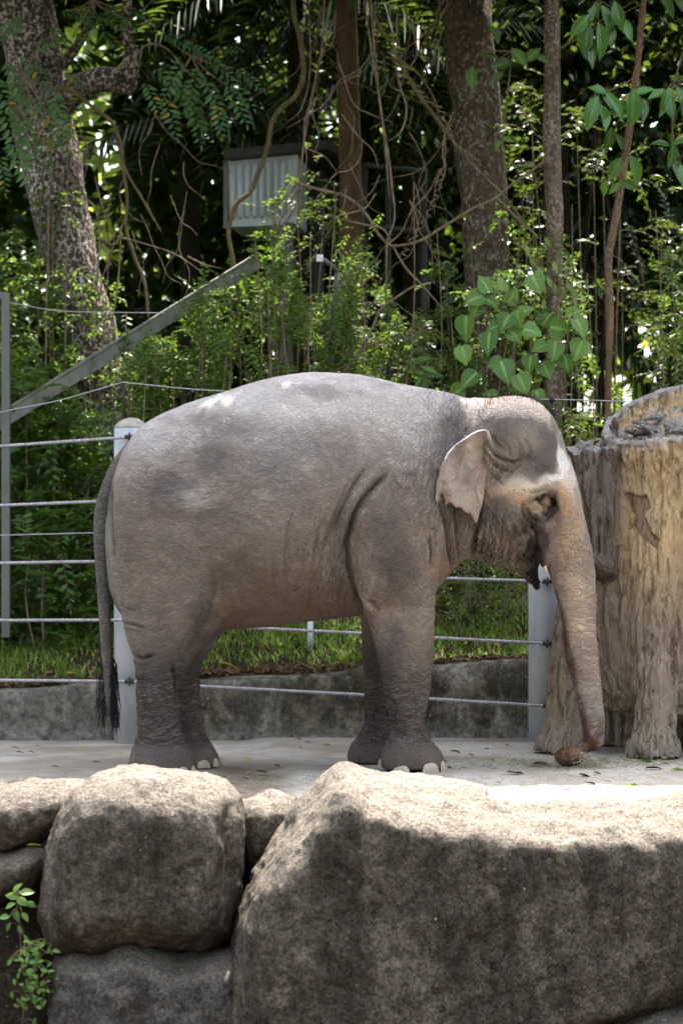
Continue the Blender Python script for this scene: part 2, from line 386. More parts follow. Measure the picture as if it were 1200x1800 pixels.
def skin_mat():
    k = NT('elephant_skin', 0.72, 0.2)
    col = k.n('Attribute', attribute_name='col').outputs['Color']; ww = k.n('Attribute', attribute_name='wr').outputs['Color']
    sep = k.n('SeparateColor', {0: ww}); wi, wh, wv = sep.outputs[0], sep.outputs[1], sep.outputs[2]
    base = k.coord()
    wob = k.n('TexNoise', {'Vector': base, 'Scale': 5.0, 'Detail': 3.0}).outputs['Color']
    wob = k.vmath('SCALE', k.vmath('SUBTRACT', wob, (0.5, 0.5, 0.5)), 0.13); P = k.vmath('ADD', base, wob)
    def lines(rot, across, along, seed, w=0.05):
        q = k.n('Mapping', {'Vector': P, 'Rotation': (0, rot, 0), 'Location': (seed, seed, 0)}).outputs[0]; q = k.n('Mapping', {'Vector': q, 'Scale': (along, along, across)}).outputs[0]
        nn = k.n('TexNoise', {'Vector': q, 'Scale': 1.0, 'Detail': 2.5, 'Roughness': 0.55, 'Distortion': 0.25}).outputs['Fac']
        return k.ramp(k.math('ABSOLUTE', k.math('SUBTRACT', nn, 0.5)), [(0.0, 0.0), (w*.35, 0.35), (w, 1.0)])
    la = lines(0.45, 44, 11, 1.3); lb = lines(-0.5, 40, 10, 4.1); lc = lines(0.02, 56, 12, 7.7)
    ci = k.math('MULTIPLY', k.math('ADD', k.math('MULTIPLY', la, 0.5), 0.5), k.math('ADD', k.math('MULTIPLY', lb, 0.5), 0.5)); ci = k.math('MULTIPLY', ci, k.math('ADD', k.math('MULTIPLY', lc, 0.3), 0.7))
    ci2 = k.ramp(k.n('TexVoronoi', {'Vector': k.n('Mapping', {'Vector': P, 'Scale': (70, 70, 110)}).outputs[0], 'Scale': 1.0}, feature='DISTANCE_TO_EDGE').outputs['Distance'], [(0.0, 0.0), (0.2, 1.0)])
    ch = k.math('MULTIPLY', lines(0.12, 60, 9, 2.2, .06), k.math('ADD', k.math('MULTIPLY', lines(-0.15, 34, 7, 9.2, .05), 0.6), 0.4))
    cv = k.math('MULTIPLY', lines(1.35, 60, 8, 3.2, .06), k.math('ADD', k.math('MULTIPLY', lines(1.75, 36, 7, 6.2, .05), 0.6), 0.4))
    def wt(c, w): return k.math('ADD', k.math('MULTIPLY', k.math('SUBTRACT', c, 1.0), w), 1.0)
    h = k.math('ADD', k.math('ADD', wt(ci, wi), wt(ch, wh)), wt(cv, wv))                     # 0..3
    fine = k.noise(base, 160, 3, 0.7)
    k.normal(k.bump(k.math('ADD', k.math('ADD', h, k.math('MULTIPLY', ci2, 0.35)), k.math('MULTIPLY', fine, 0.35)), 1.0, 0.014))
    dk = k.ramp(k.math('DIVIDE', h, 3.0), [(0.62, 0.12), (0.95, 1.0)])
    c = k.mix(k.ramp(k.noise(base, 5, 4), [(0.34, 0.65), (0.6, 1.0)]), col, dk, 'MULTIPLY')
    c = k.mix(k.ramp(k.noise(base, 3.5, 5, 0.6), [(0.35, 0.0), (0.7, 0.5)]), c, k.mix(1.0, col, (1.28, 1.24, 1.22), 'MULTIPLY'))
    c = k.mix(k.ramp(k.noise(base, 11, 5, 0.7), [(0.5, 0.0), (0.72, 0.4)]), c, k.mix(1.0, col, (0.62, 0.6, 0.6), 'MULTIPLY'))
    fr = k.n('Attribute', attribute_name='fr').outputs['Fac']
    vo = k.n('TexVoronoi', {'Vector': base, 'Scale': 75.0}).outputs['Distance']
    c = k.mix(k.math('MULTIPLY', k.ramp(vo, [(0.22, 1.0), (0.33, 0.0)]), fr), c, (0.06, 0.05, 0.045))
    k.base(k.mix(1.0, c, k.ramp(fine, [(0.3, 0.88), (0.7, 1.1)]), 'MULTIPLY')); return k.m
def simple_mat(name, c, rough=0.6, spec=0.3, var=0.25, sc=20):
    k = NT(name, rough, spec); n = k.noise(k.coord(), sc, 4); k.base(k.mix(1.0, c, k.ramp(n, [(0.3, 1-var), (0.7, 1+var)]), 'MULTIPLY')); k.normal(k.bump(n, 0.2, 0.004)); return k.m
def stump_mat():
    k = NT('weathered_wood', 0.85, 0.2); a = k.n('Attribute', attribute_name='col').outputs['Color']
    n1 = k.noise(k.coord((1, 1, 0.13)), 26, 6, 0.7, 0.25); n2 = k.noise(k.coord((1, 1, 0.25)), 80, 4, 0.7); n3 = k.noise(k.coord(), 4, 4)
    c = k.mix(k.ramp(n1, [(0.38, 0.8), (0.48, 0.0)]), a, k.mix(1.0, a, (0.25, 0.2, 0.17), 'MULTIPLY'))
    c = k.mix(k.ramp(n2, [(0.5, 0.0), (0.72, 0.7)]), c, k.mix(1.0, a, (1.45, 1.45, 1.5), 'MULTIPLY'))
    c = k.mix(k.ramp(n3, [(0.5, 0.0), (0.7, 0.35)]), c, (0.3, 0.27, 0.25))
    k.base(c); k.normal(k.bump(k.math('ADD', k.math('MULTIPLY', n1, 2.0), k.math('MULTIPLY', n2, 0.7)), 1.0, 0.035)); return k.m

M_rock, M_conc, M_soil, M_wall, M_skin, M_stump = rock_mat(), concrete_mat(), soil_mat(), wall_mat(), skin_mat(), stump_mat()
M_galv = metal_mat('galvanised_steel', (0.62, 0.65, 0.70), (0.40, 0.43, 0.47), 0.55, 0.15, 6)
M_cap = simple_mat('cement_cap', (0.42, 0.38, 0.34), 0.9)
M_cable = metal_mat('steel_cable', (0.48, 0.47, 0.52), (0.30, 0.28, 0.30), 0.4, 0.5, 30)
M_greymetal = metal_mat('dull_grey_metal', (0.16, 0.165, 0.16), (0.10, 0.10, 0.09), 0.6, 0.1, 6)
M_darkmetal = metal_mat('dark_metal', (0.03, 0.03, 0.03), (0.05, 0.045, 0.04), 0.6)
M_beam = metal_mat('mossy_beam', (0.20, 0.20, 0.18), (0.09, 0.095, 0.07), 0.8, 0, 12)
M_white = metal_mat('stained_white_panel', (0.62, 0.67, 0.75), (0.42, 0.46, 0.50), 0.5, 0, 5)
M_nail = simple_mat('toenail', (0.36, 0.31, 0.25), 0.5, 0.4, 0.2, 25)
M_black = simple_mat('black_rod', (0.015, 0.015, 0.017), 0.5)
M_ivory = simple_mat('tusk_ivory', (0.62, 0.46, 0.28), 0.4, 0.4, 0.15)
M_hair = simple_mat('black_hair', (0.012, 0.011, 0.012), 0.6, 0.3)
M_eye = NT('wet_dark_eye', 0.08, 0.7); M_eye.base((0.018, 0.01, 0.006)); M_eye = M_eye.m
M_vine = bark_mat('olive_vine_bark', (0.10, 0.085, 0.04), (0.20, 0.16, 0.085), stretch=1)
M_twig = bark_mat('pale_twig_bark', (0.13, 0.095, 0.065), (0.30, 0.23, 0.16), stretch=1)
M_redstem = bark_mat('red_brown_bark', (0.13, 0.07, 0.045), (0.25, 0.15, 0.10), (0.35, 0.3, 0.25), 20)
M_lichen = bark_mat('lichen_bark', (0.03, 0.02, 0.014), (0.085, 0.058, 0.043), (0.62, 0.55, 0.52), 17, (0.50, 0.57), 0.9)
M_bark2 = bark_mat('speckled_bark', (0.062, 0.042, 0.03), (0.135, 0.095, 0.07), (0.34, 0.30, 0.26), 13, (0.52, 0.58), 1.0)
M_bark3 = bark_mat('pale_mottled_bark', (0.09, 0.06, 0.042), (0.24, 0.175, 0.13), (0.48, 0.42, 0.36), 20, (0.50, 0.60), 0.9)
M_pillar = bark_mat('brown_smooth_post', (0.15, 0.095, 0.05), (0.07, 0.045, 0.026), bstr=0.5, stretch=0.2)
M_bamboo = bark_mat('dark_cane', (0.014, 0.012, 0.008), (0.035, 0.032, 0.018), bstr=0.3, stretch=0.2)
L_shrub = leaf_mat('shrub_leaf', (0.035, 0.085, 0.018), (0.085, 0.18, 0.032), 0.4, 0.42)
L_fine = leaf_mat('fine_bush_leaf', (0.035, 0.09, 0.02), (0.10, 0.20, 0.04), 0.42, 0.45)
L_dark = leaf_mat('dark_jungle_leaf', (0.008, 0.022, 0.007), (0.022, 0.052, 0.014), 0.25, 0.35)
L_palm = leaf_mat('palm_leaflet', (0.012, 0.03, 0.012), (0.03, 0.065, 0.02), 0.3, 0.28)
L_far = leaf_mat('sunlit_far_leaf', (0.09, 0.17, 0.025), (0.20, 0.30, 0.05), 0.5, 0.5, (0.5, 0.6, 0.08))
L_pin = leaf_mat('pinnate_leaflet', (0.035, 0.10, 0.035), (0.075, 0.18, 0.055), 0.3, 0.35, odd=(0.35, 0.25, 0.03))
L_heart = leaf_mat('climber_leaf', (0.08, 0.19, 0.04), (0.20, 0.36, 0.09), 0.35, 0.4)
L_gloss = leaf_mat('glossy_leaf', (0.035, 0.11, 0.025), (0.07, 0.19, 0.035), 0.25, 0.22, spec=0.6)
L_crown = leaf_mat('crown_leaf', (0.03, 0.07, 0.02), (0.06, 0.11, 0.03), 0.3, 0.45)
L_grass = leaf_mat('grass_blade', (0.16, 0.25, 0.04), (0.32, 0.46, 0.10), 0.4, 0.5)
L_litter = leaf_mat('dead_leaf', (0.07, 0.04, 0.022), (0.22, 0.13, 0.075), 0.15, 0.8, (0.2, 0.1, 0.04))
L_yellow = leaf_mat('yellow_leaf', (0.45, 0.38, 0.03), (0.55, 0.45, 0.06), 0.3, 0.5, (0.5, 0.4, 0.05))
L_straw = leaf_mat('straw', (0.30, 0.30, 0.19), (0.48, 0.47, 0.34), 0.15, 0.7)

# ------------------------------------------------------------ terrain
def terrain_z(x, y):
    x, y = np.broadcast_arrays(np.asarray(x, float), np.asarray(y, float))
    p = np.stack([x, y, 0*x], -1)
    z = np.interp(y, [-200, -13, -11, -8, -2.6, -2.12, -2.02, 2.0, 2.1, 3.4, 6, 12, 25, 45, 220], [-.3, -.25, -.3, -1.7, -1.8, -1.6, -.06, -.06, .36, .78, .95, 1.3, 2.4, 3.2, 5])
    z = z+np.where(y > 2.05, (x*0.022), 0)*np.clip(1-(y-2)/30, 0, 1)
    n = fbm(p, 1.2, 3, 4)
    return z+n*np.where(y > 2.1, np.clip((y-2.1)*.5, 0, 1)*.10, np.where(y < -2.1, .08, 0.0))
gy = np.unique(np.concatenate([np.linspace(-200, -14, 12), np.linspace(-14, -3, 20), np.linspace(-3, -1.9, 23), np.linspace(-1.9, 1.95, 4), np.linspace(1.95, 6, 60), np.linspace(6, 30, 50), np.linspace(30, 220, 15)]))
gx = np.unique(np.concatenate([np.linspace(-200, -8, 14), np.linspace(-8, 8, 120), np.linspace(8, 200, 14)]))
GX, GY = np.meshgrid(gx, gy, indexing='ij'); GZ = terrain_z(GX, GY)
def grid_faces(nu, nv):
    i, j = np.meshgrid(np.arange(nu-1), np.arange(nv-1), indexing='ij'); a = i*nv+j
    return np.stack([a, a+nv, a+nv+1, a+1], -1).reshape(-1, 4)
o = obj('ground', mesh_from('ground', np.stack([GX, GY, GZ], -1).reshape(-1, 3), grid_faces(len(gx), len(gy))), M_soil); tag(o, kind='structure')

# concrete yard: a slab with a worn uneven top, raised skim patches and a dirty strip
xs = np.arange(-7, 7.01, 0.05); ys = np.arange(-2.02, 2.021, 0.04)
X, Y = np.meshgrid(xs, ys, indexing='ij'); P0 = np.stack([X, Y, 0*X], -1)
Zt = fbm(P0, 1.0, 21, 4)*0.010+fbm(P0, 7, 22, 3)*0.002
PX, PY = 600+X*FPX/(Y+14), HZ+1.4*FPX/(Y+14)
edge = PX-(455+ (PY-1300)*0.55+18*vnoise(P0, 5, 3))            # patch edge running to the right of the hind foot
patch = sstep(0, 14, edge)*sstep(0, 10, (1372+12*vnoise(P0, 4, 9)-PY))
Zt = Zt+patch*0.012-0.006
dirt = np.clip(sstep(40, -30, edge)*sstep(1325, 1352, PY+10*vnoise(P0, 6, 5))*sstep(330, 400, PX+20*vnoise(P0, 4, 6)), 0, 1)
dirt = np.maximum(dirt, 0.55*sstep(0.1, 0.5, fbm(P0, 2.2, 41, 4)))*(1-0.65*sstep(560, 700, PX)*sstep(1350, 1375, PY))
V = np.stack([X, Y, Zt], -1).reshape(-1, 3); nv = len(ys); nu = len(xs)
F = grid_faces(nu, nv); n0 = len(V)
Vb = V.copy(); Vb[:, 2] = -0.3
ring = np.concatenate([np.arange(nu)*nv, (nu-1)*nv+np.arange(1, nv), (np.arange(nu-2, -1, -1))*nv+nv-1, np.arange(nv-2, 0, -1)])
r2 = np.roll(ring, -1); sk = np.stack([r2, ring, ring+n0, r2+n0], -1)
me = mesh_from('concrete_yard', np.concatenate([V, Vb]), [F, sk]); add_attr(me, 'dirt', np.concatenate([dirt.ravel(), dirt.ravel()]), 'FLOAT')
tag(obj('concrete_yard', me, M_conc), kind='structure')
def yard_z(px_or_x, y=None): return 0.004

# retaining wall behind the cables
ux = np.arange(-7, 7.01, 0.03)
prof = [(-0.1, 0.0)]+[(t, 0.0) for t in np.linspace(0.0, .93, 16)]+[(.97, .02), (1.0, .06), (1.0, .14), (1.0, .25), (.8, .27), (0, .27)]
top = .455+ux*0.055+0.012*np.array([math.sin(x*3.1)+math.sin(x*7.3) for x in ux])
Vw = []
for (t, dy) in prof: Vw.append(np.stack([ux, 1.93+dy+0*ux, np.maximum(t, -.1)*top], -1))
Vw = np.stack(Vw, 1).reshape(-1, 3)
nrm = fbm(Vw, 3, 51, 5, 0.6); Vw[:, 1] += nrm*0.05*(np.tile([1]*17+[0.6]*3+[0]*3, len(ux))) + 0.02*Vw[:, 2]
Vw[:, 2] += fbm(Vw, 5, 61, 3)*0.02*np.clip(Vw[:, 2]*4, 0, 1)
for jx in (-1.95, -0.62, .93, 2.2):                       # joints between pours
    Vw[:, 1] += .035*np.exp(-((Vw[:, 0]-jx-.1*np.sin(Vw[:, 2]*6))/.018)**2)*(Vw[:, 1] < 2.0)
mew = mesh_from('retaining_wall', Vw, grid_faces(len(ux), len(prof))[:, ::-1])
add_attr(mew, 'pale', np.clip(sstep(.14, .0, Vw[:, 2]+.05*fbm(Vw, 4, 5))*.8+sstep(-1.1, -1.8, Vw[:, 0])*.45+sstep(.1, .5, fbm(Vw, 2.5, 88, 4))*.3, 0, .9), 'FLOAT')
tag(obj('retaining_wall', mew, M_wall), 'low stained concrete retaining wall with moss below the grass bank', 'wall')

# ------------------------------------------------------------ elephant
SH = 0.10
def E(px, py, yl=0.0):                 # photo pixel on the plane yl beside the animal's middle -> local x, z
    x = (px-600)/FPX*14
    for _ in range(4): d = CAMD+yl+SH*x; x = (px-600)/FPX*d
    return x, CAMZ-(py-HZ)/FPX*d
def EZL(rows, cy, ry=None):
    """rows: (py, xl, xr, ry[, cy])"""
    z, xl, xr, ryy, cyy = [], [], [], [], []
    for r in rows:
        c = r[4] if len(r) > 4 else cy
        a = E(r[1], r[0], c); b = E(r[2], r[0], c); z.append((a[1]+b[1])/2); xl.append(a[0]); xr.append(b[0]); ryy.append(r[3]); cyy.append(c)
    return z, xl, xr, cyy, ryy
def make_elephant():
    root = thing('elephant', 'grey brown elephant standing side-on with head lowered, facing the hollow tree stump', 'elephant', (0, 0, 0))
    g = Grid((-1.52, -.68, -.01), (1.62, .68, 2.36), 0.0095)
    st = [(187, 905, 985, .07), (192, 868, 1030, .16), (203, 828, 1062, .26), (218, 792, 1085, .33), (238, 762, 1100, .39), (262, 740, 1112, .43), (300, 721, 1118, .475), (350, 702, 1116, .51), (400, 687, 1108, .535),
          (450, 671, 1104, .56), (500, 660, 1099, .575), (550, 655, 1092, .58), (600, 656, 1086, .55), (650, 662, 1080, .50), (700, 674, 1072, .45), (750, 683, 1055, .40), (790, 691, 1010, .34), (825, 702, 975, .29), (860, 712, 955, .24), (880, 740, 930, .16)]
    xs_, zt, zb, w = [], [], [], []
    for px, a, b, ww in st:
        x, z1 = E(px, a); _, z2 = E(px, b); xs_.append(x); zt.append(z1); zb.append(z2); w.append(ww)
    g.union(g.xloft(xs_, zt, zb, w, 2.15), 0)
    # spine ridge slightly narrower at the top: shoulder and hip masses
    for (px, py, yl, r) in [(300, 900, -.30, (.34, .22, .40)), (300, 900, .30, (.34, .22, .40)), (700, 880, -.25, (.26, .22, .42)), (700, 880, .25, (.26, .22, .42)), (480, 930, 0, (.42, .60, .42))]:
        x, z = E(px, py, yl); g.union(g.ell((x, yl, z), r), .10)
    hind = [(850, 240, 390, .10, -.24), (900, 212, 408, .19, -.27), (950, 199, 414, .225, -.275), (1000, 198, 415, .225, -.27), (1050, 206, 410, .21, -.265), (1080, 213, 400, .195, -.26), (1105, 218, 385, .18, -.255), (1130, 226, 362, .165, -.25),
            (1155, 235, 341, .152, -.245), (1175, 238, 328, .146, -.24), (1200, 239, 319, .143, -.24), (1240, 240, 316, .142, -.24), (1275, 241, 319, .145, -.24), (1300, 237, 326, .158, -.24), (1325, 229, 336, .175, -.24), (1348, 226, 342, .18, -.24), (1360, 230, 340, .17, -.24)]
    fore = [(800, 665, 760, .10, -.24), (850, 636, 775, .18, -.28), (900, 619, 779, .205, -.305), (950, 612, 780, .205, -.315), (1000, 618, 773, .195, -.305), (1040, 626, 767, .18, -.285), (1075, 638, 765, .165, -.26), (1110, 652, 764, .155, -.255), (1150, 662, 762, .15, -.25),
            (1200, 672, 758, .14, -.245), (1245, 680, 751, .13, -.24), (1275, 684, 747, .125, -.24), (1295, 681, 754, .14, -.24), (1315, 673, 770, .165, -.245), (1335, 669, 780, .18, -.245), (1349, 671, 783, .175, -.245)]
    ffore = [(950, 640, 760, .14, .27), (1040, 634, 745, .15, .26), (1090, 634, 725, .14, .25), (1150, 637, 712, .135, .25), (1220, 640, 702, .125, .24), (1265, 640, 696, .12, .24), (1290, 631, 700, .135, .24), (1310, 616, 703, .16, .24), (1330, 610, 703, .17, .24), (1338, 612, 700, .16, .24)]
    fhind = [(950, 215, 425, .2, .27), (1050, 225, 425, .2, .26), (1100, 240, 402, .18, .25), (1135, 258, 376, .16, .22), (1165, 270, 357, .145, .2), (1200, 274, 353, .14, .2), (1250, 276, 357, .14, .2), (1285, 280, 363, .145, .2), (1310, 282, 374, .165, .2), (1335, 284, 385, .175, .2), (1345, 286, 384, .17, .2)]
    g.union(g.zloft(*EZL(fhind, .2), p=2.2), .05); g.union(g.zloft(*EZL(ffore, .24), p=2.2), .04)
    g.union(g.zloft(*EZL(hind, -.24), p=2.2), .045); g.union(g.zloft(*EZL(fore, -.24), p=2.2), .028)
    for s in (-1, 1):
        x, z = E(600, 985, s*.4); g.cut(g.ell((x, s*.60, z), (.11, .13, .26)), .09)
        x, z = E(418, 1060, s*.4); g.cut(g.ell((x, s*.60, z), (.10, .13, .20)), .10)
        x, z = E(372, 815, s*.4); g.cut(g.ell((x, s*.66, z), (.15, .14, .14)), .10)
    # the little flap behind the elbow
    x, z = E(652, 1066, -.36); g.union(g.capsule((x-.03, -.34, z+.05), (x+.012, -.36, z-.02), .035, .03), .02)
    # head
    hd = [(815, 740, 940, .16), (830, 704, 985, .25), (850, 700, 990, .285), (880, 698, 998, .30), (910, 698, 1004, .30), (930, 701, 1007, .29), (948, 711, 985, .265), (963, 725, 965, .24), (977, 745, 955, .21), (987, 768, 950, .175), (995, 800, 945, .13), (1000, 840, 930, .08)]
    xs_, zt, zb, w = [], [], [], []
    for px, a, b, ww in hd:
        x, z1 = E(px, a); _, z2 = E(px, b); xs_.append(x); zt.append(z1); zb.append(z2); w.append(ww)
    g.union(g.xloft(xs_, zt, zb, w, 2.1), .035)
    for (px, py, yl, r, kk) in [(905, 762, -.12, (.24, .2, .21), .05), (905, 762, .12, (.24, .2, .21), .05), (885, 925, -.2, (.17, .12, .20), .05), (885, 925, .2, (.17, .12, .20), .05), (912, 872, -.235, (.13, .07, .055), .06), (912, 872, .235, (.13, .07, .055), .06)]:
        x, z = E(px, py, yl); g.union(g.ell((x, yl, z), r), kk)
    tr = [(800, 955, 998, .10, 0), (835, 948, 1011, .155, 0), (870, 945, 1019, .175, 0), (905, 944, 1026, .17, 0), (945, 946, 1036, .155, 0), (985, 957, 1043, .14, 0), (1020, 968, 1046, .125, 0), (1060, 979, 1047, .115, 0), (1100, 987, 1047, .108, 0), (1150, 992, 1051, .10, 0),
          (1200, 1005, 1056, .09, 0), (1240, 1015, 1060, .082, 0), (1270, 1021, 1063, .076, 0), (1292, 1024, 1062, .068, 0), (1308, 1028, 1058, .055, 0), (1319, 1034, 1051, .035, 0)]
    g.union(g.zloft(*EZL(tr, 0), p=2.1), .03)
    # curled in tip
    a = E(1045, 1300); b = E(1022, 1316); g.union(g.capsule((a[0], 0, a[1]), (b[0], -.01, b[1]), .052, .034), .02)
    # lower lip and tusk sheath
    a = E(912, 962); b = E(944, 1034); g.union(g.capsule((a[0], 0, a[1]), (b[0], 0, b[1]), .12, .018), .03)
    for s in (-1, 1):
        a = E(962, 955, s*.1); b = E(958, 990, s*.1); g.union(g.capsule((a[0], s*.09, a[1]), (b[0], s*.095, b[1]), .05, .03), .03)
        # mouth corner and eye socket, temple hollow
        a = E(934, 950, s*.2); b = E(940, 985, s*.2)
        g.cut(g.capsule((a[0], s*.26, a[1]), (b[0]+.005, s*.17, b[1]), .034, .06), .03)
        x, z = E(962, 892, s*.2); g.cut(g.ell((x, s*.275, z), (.06, .09, .055)), .035)
        x, z = E(947, 895, s*.2); g.union(g.ell((x, s*.195, z), (.045, .045, .035)), .012)
        x, z = E(985, 800, s*.1); g.cut(g.ell((x+.05, s*.19, z), (.06, .07, .14)), .06)
        x, z = E(905, 822, s*.3); g.cut(g.ell((x, s*.35, z), (.12, .09, .08)), .07)
        x, z = E(965, 845, s*.2); g.cut(g.ell((x, s*.30, z+.02), (.05, .07, .05)), .06)
        a = E(853, 762, s*.3); b = E(860, 800, s*.3); g.union(g.capsule((a[0], s*.30, a[1]), (b[0], s*.31, b[1]), .022, .034), .03)
        a = E(860, 800, s*.3); b = E(856, 862, s*.3); g.union(g.capsule((a[0], s*.31, a[1]), (b[0], s*.285, b[1]), .034, .02), .03)
    # neck dewlap folds
    for (px0, py0, px1, py1, r) in [(782, 900, 791, 978, .028), (812, 900, 826, 974, .03)]:
        for s in (-1, 1):
            a = E(px0, py0, s*.2); b = E(px1, py1, s*.1); g.union(g.capsule((a[0], s*.24, a[1]), (b[0], s*.06, b[1]), r*1.6, r), .03)
    V, Q = g.mesh(2)
    # ---- relief: folds follow lines read off the near flank; the far flank gets the mirrored set
    V0 = V.copy(); V0[:, 1] = -np.abs(V0[:, 1])
    Vp = V0.copy(); Vp[:, 1] += SH*Vp[:, 0]; px, py = project(Vp)
    N = vnormals(V, Q); side = sstep(.03, .16, np.abs(V[:, 1]))
    D = np.zeros(len(V))
    creases = [  # (polyline, depth m, half width px)
        ([(613, 935), (622, 905), (640, 876), (662, 850), (678, 832)], .020, 6), ([(585, 935), (600, 895), (620, 855), (640, 825)], .010, 5), ([(562, 985), (578, 935), (598, 880), (612, 845)], .007, 4),
        ([(545, 1010), (556, 950), (570, 905)], .005, 4), ([(596, 985), (606, 950), (618, 925)], .007, 5), ([(520, 880), (505, 930), (500, 985), (503, 1040)], .004, 4),
        ([(822, 700), (820, 735), (819, 775)], .014, 4), ([(776, 885), (786, 930), (792, 975), (796, 1000)], .016, 4), ([(802, 888), (802, 930), (808, 985)], .016, 4),
        ([(836, 925), (832, 955), (826, 985)], .010, 4), ([(850, 930), (846, 960), (838, 988)], .007, 3), ([(866, 940), (864, 970), (858, 995)], .005, 3), ([(757, 945), (762, 970), (758, 1000)], .010, 4), ([(765, 935), (770, 965)], .006, 3),
        ([(944, 874), (960, 873), (972, 882), (976, 896), (971, 912), (957, 920)], .020, 5), ([(928, 884), (946, 880), (957, 890), (957, 906)], .010, 3.5), ([(925, 892), (935, 908), (950, 918)], .010, 3.5), ([(930, 868), (958, 860), (984, 876)], .008, 4), ([(920, 880), (918, 900), (930, 918)], .007, 4), ([(975, 868), (988, 884), (990, 905)], .005, 4),
        ([(936, 918), (945, 940), (942, 968), (938, 992)], .018, 6), ([(905, 945), (920, 935), (934, 940)], .006, 4),
        ([(372, 985), (378, 1040), (366, 1085), (338, 1130), (318, 1160)], .006, 10), ([(390, 1010), (392, 1060), (375, 1100)], .003, 4), ([(350, 1040), (356, 1075), (340, 1110)], .003, 4), ([(330, 1110), (318, 1140), (300, 1160)], .003, 4), ([(215, 1095), (235, 1098), (258, 1105)], .007, 2.5), ([(236, 1153), (252, 1158), (270, 1151)], .010, 3),
        ([(213, 1065), (225, 1072), (240, 1075)], .003, 2), ([(238, 1196), (246, 1193), (252, 1195)], .006, 3), ([(300, 1165), (312, 1195), (314, 1230)], .010, 5),
        ([(640, 876), (616, 915), (608, 950), (612, 1000), (623, 1045), (636, 1072)], .013, 4), ([(646, 1056), (658, 1062), (662, 1074)], .006, 3), ([(655, 1088), (668, 1070), (690, 1062)], .003, 4), ([(195, 850), (192, 900), (200, 985)], .010, 5),
        ([(560, 990), (540, 1040), (545, 1075)], .004, 4), ([(480, 960), (478, 1010), (486, 1060)], .003, 3),
        ([(850, 775), (870, 800), (900, 812), (925, 805)], .005, 2.5), ([(848, 790), (868, 818), (900, 828)], .005, 2.5), ([(880, 770), (895, 790), (900, 815)], .004, 2.5), ([(905, 765), (915, 785), (910, 812)], .004, 2.5), ([(920, 770), (932, 790), (925, 815)], .004, 2.5), ([(890, 800), (880, 830), (865, 855)], .005, 2.5), ([(925, 800), (905, 825), (885, 845)], .005, 2.5), ([(868, 890), (862, 930), (850, 985)], .006, 3), ([(885, 900), (880, 950), (872, 995)], .005, 3), ([(845, 880), (838, 930), (832, 985)], .007, 3), ([(905, 925), (895, 960), (890, 1000)], .004, 3), ([(915, 940), (908, 970), (905, 1000)], .004, 3), ([(868, 810), (880, 826), (900, 830)], .006, 3), ([(862, 790), (880, 808), (905, 812)], .006, 3), ([(858, 828), (872, 838), (884, 852)], .007, 3), ([(862, 760), (874, 782), (892, 792)], .005, 3), ([(856, 850), (868, 838), (884, 828), (910, 808), (925, 790)], .005, 3),
        ([(975, 905), (985, 960), (1000, 1000)], .003, 6), ([(995, 985), (988, 1015), (985, 1050)], .002, 5)]
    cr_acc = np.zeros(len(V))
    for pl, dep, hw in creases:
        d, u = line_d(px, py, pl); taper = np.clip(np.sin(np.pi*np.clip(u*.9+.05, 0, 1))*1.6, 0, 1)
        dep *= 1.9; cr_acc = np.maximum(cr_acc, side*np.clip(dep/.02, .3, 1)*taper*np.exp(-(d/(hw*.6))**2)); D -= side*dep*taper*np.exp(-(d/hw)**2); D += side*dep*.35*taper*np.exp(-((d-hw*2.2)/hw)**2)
    # soft muscle and rib relief
    for (cx, cy, rx, ry, a) in [(300, 770, 60, 25, .014), (345, 880, 38, 20, .016), (300, 915, 30, 14, -.010), (370, 820, 50, 30, -.012), (480, 1040, 90, 30, .008), (600, 1010, 25, 60, -.018), (700, 770, 70, 50, .012), (770, 810, 30, 60, -.015),
                                 (300, 850, 45, 30, -.010), (330, 1075, 40, 40, .010), (700, 1010, 35, 70, .008), (760, 960, 20, 40, -.012), (540, 760, 150, 40, .008), (900, 950, 40, 30, .012), (870, 880, 25, 40, -.010), (960, 840, 18, 20, .012), (1000, 860, 10, 30, .008), (940, 925, 18, 14, -.012)]:
        D += side*a*np.exp(-((px-cx)/rx)**2-((py-cy)/ry)**2)
    legs_ = np.clip(sstep(1130, 1180, py)*(px < 830), 0, 1); shin = sstep(1160, 1210, py)*(px < 830)*sstep(1325, 1300, py)
    Pw = V.copy(); Pw[:, 2] += .02*fbm(V, 7, 5, 3); Pw[:, :2] *= .26
    rid = 1-np.abs(vnoise(Pw*np.array([1, 1, 1.35]), 26, 9))*2; rid2 = 1-np.abs(vnoise(Pw*np.array([1, 1, 1.7]), 30, 19))*2
    D -= shin*(.011*np.clip(rid, 0, 1)**2+.004*np.clip(rid2, 0, 1)**2)*np.where(px > 560, sstep(1230, 1262, py), 1)
    D += .004*fbm(V, 9, 31, 3)+.002*fbm(V, 28, 32, 2)
    bodyw = (px < 830)*sstep(1150, 1080, py)*sstep(670, 730, py); wb_ = V+.05*np.stack([fbm(V, 3, 81, 2), 0*px, fbm(V, 3, 82, 2)], -1)
    r1 = np.clip(1-np.abs(vnoise(np.stack([wb_[:, 0]*.55+wb_[:, 2]*.2, wb_[:, 1]*.5, wb_[:, 2]], -1), 30, 83))*2.4, 0, 1); r2 = np.clip(1-np.abs(vnoise(np.stack([wb_[:, 0]-wb_[:, 2]*.35, wb_[:, 1]*.4, wb_[:, 2]*.3], -1), 34, 84))*2.4, 0, 1)
    fr_ = np.exp(-((px-660)/130)**2); D -= bodyw*sstep(760, 860, py)*(.0042*r1*(1-fr_)+.0058*r2*(.2+.8*fr_))*(.5+.9*np.clip(fbm(V, 3.3, 85, 2)+.3, 0, 1))
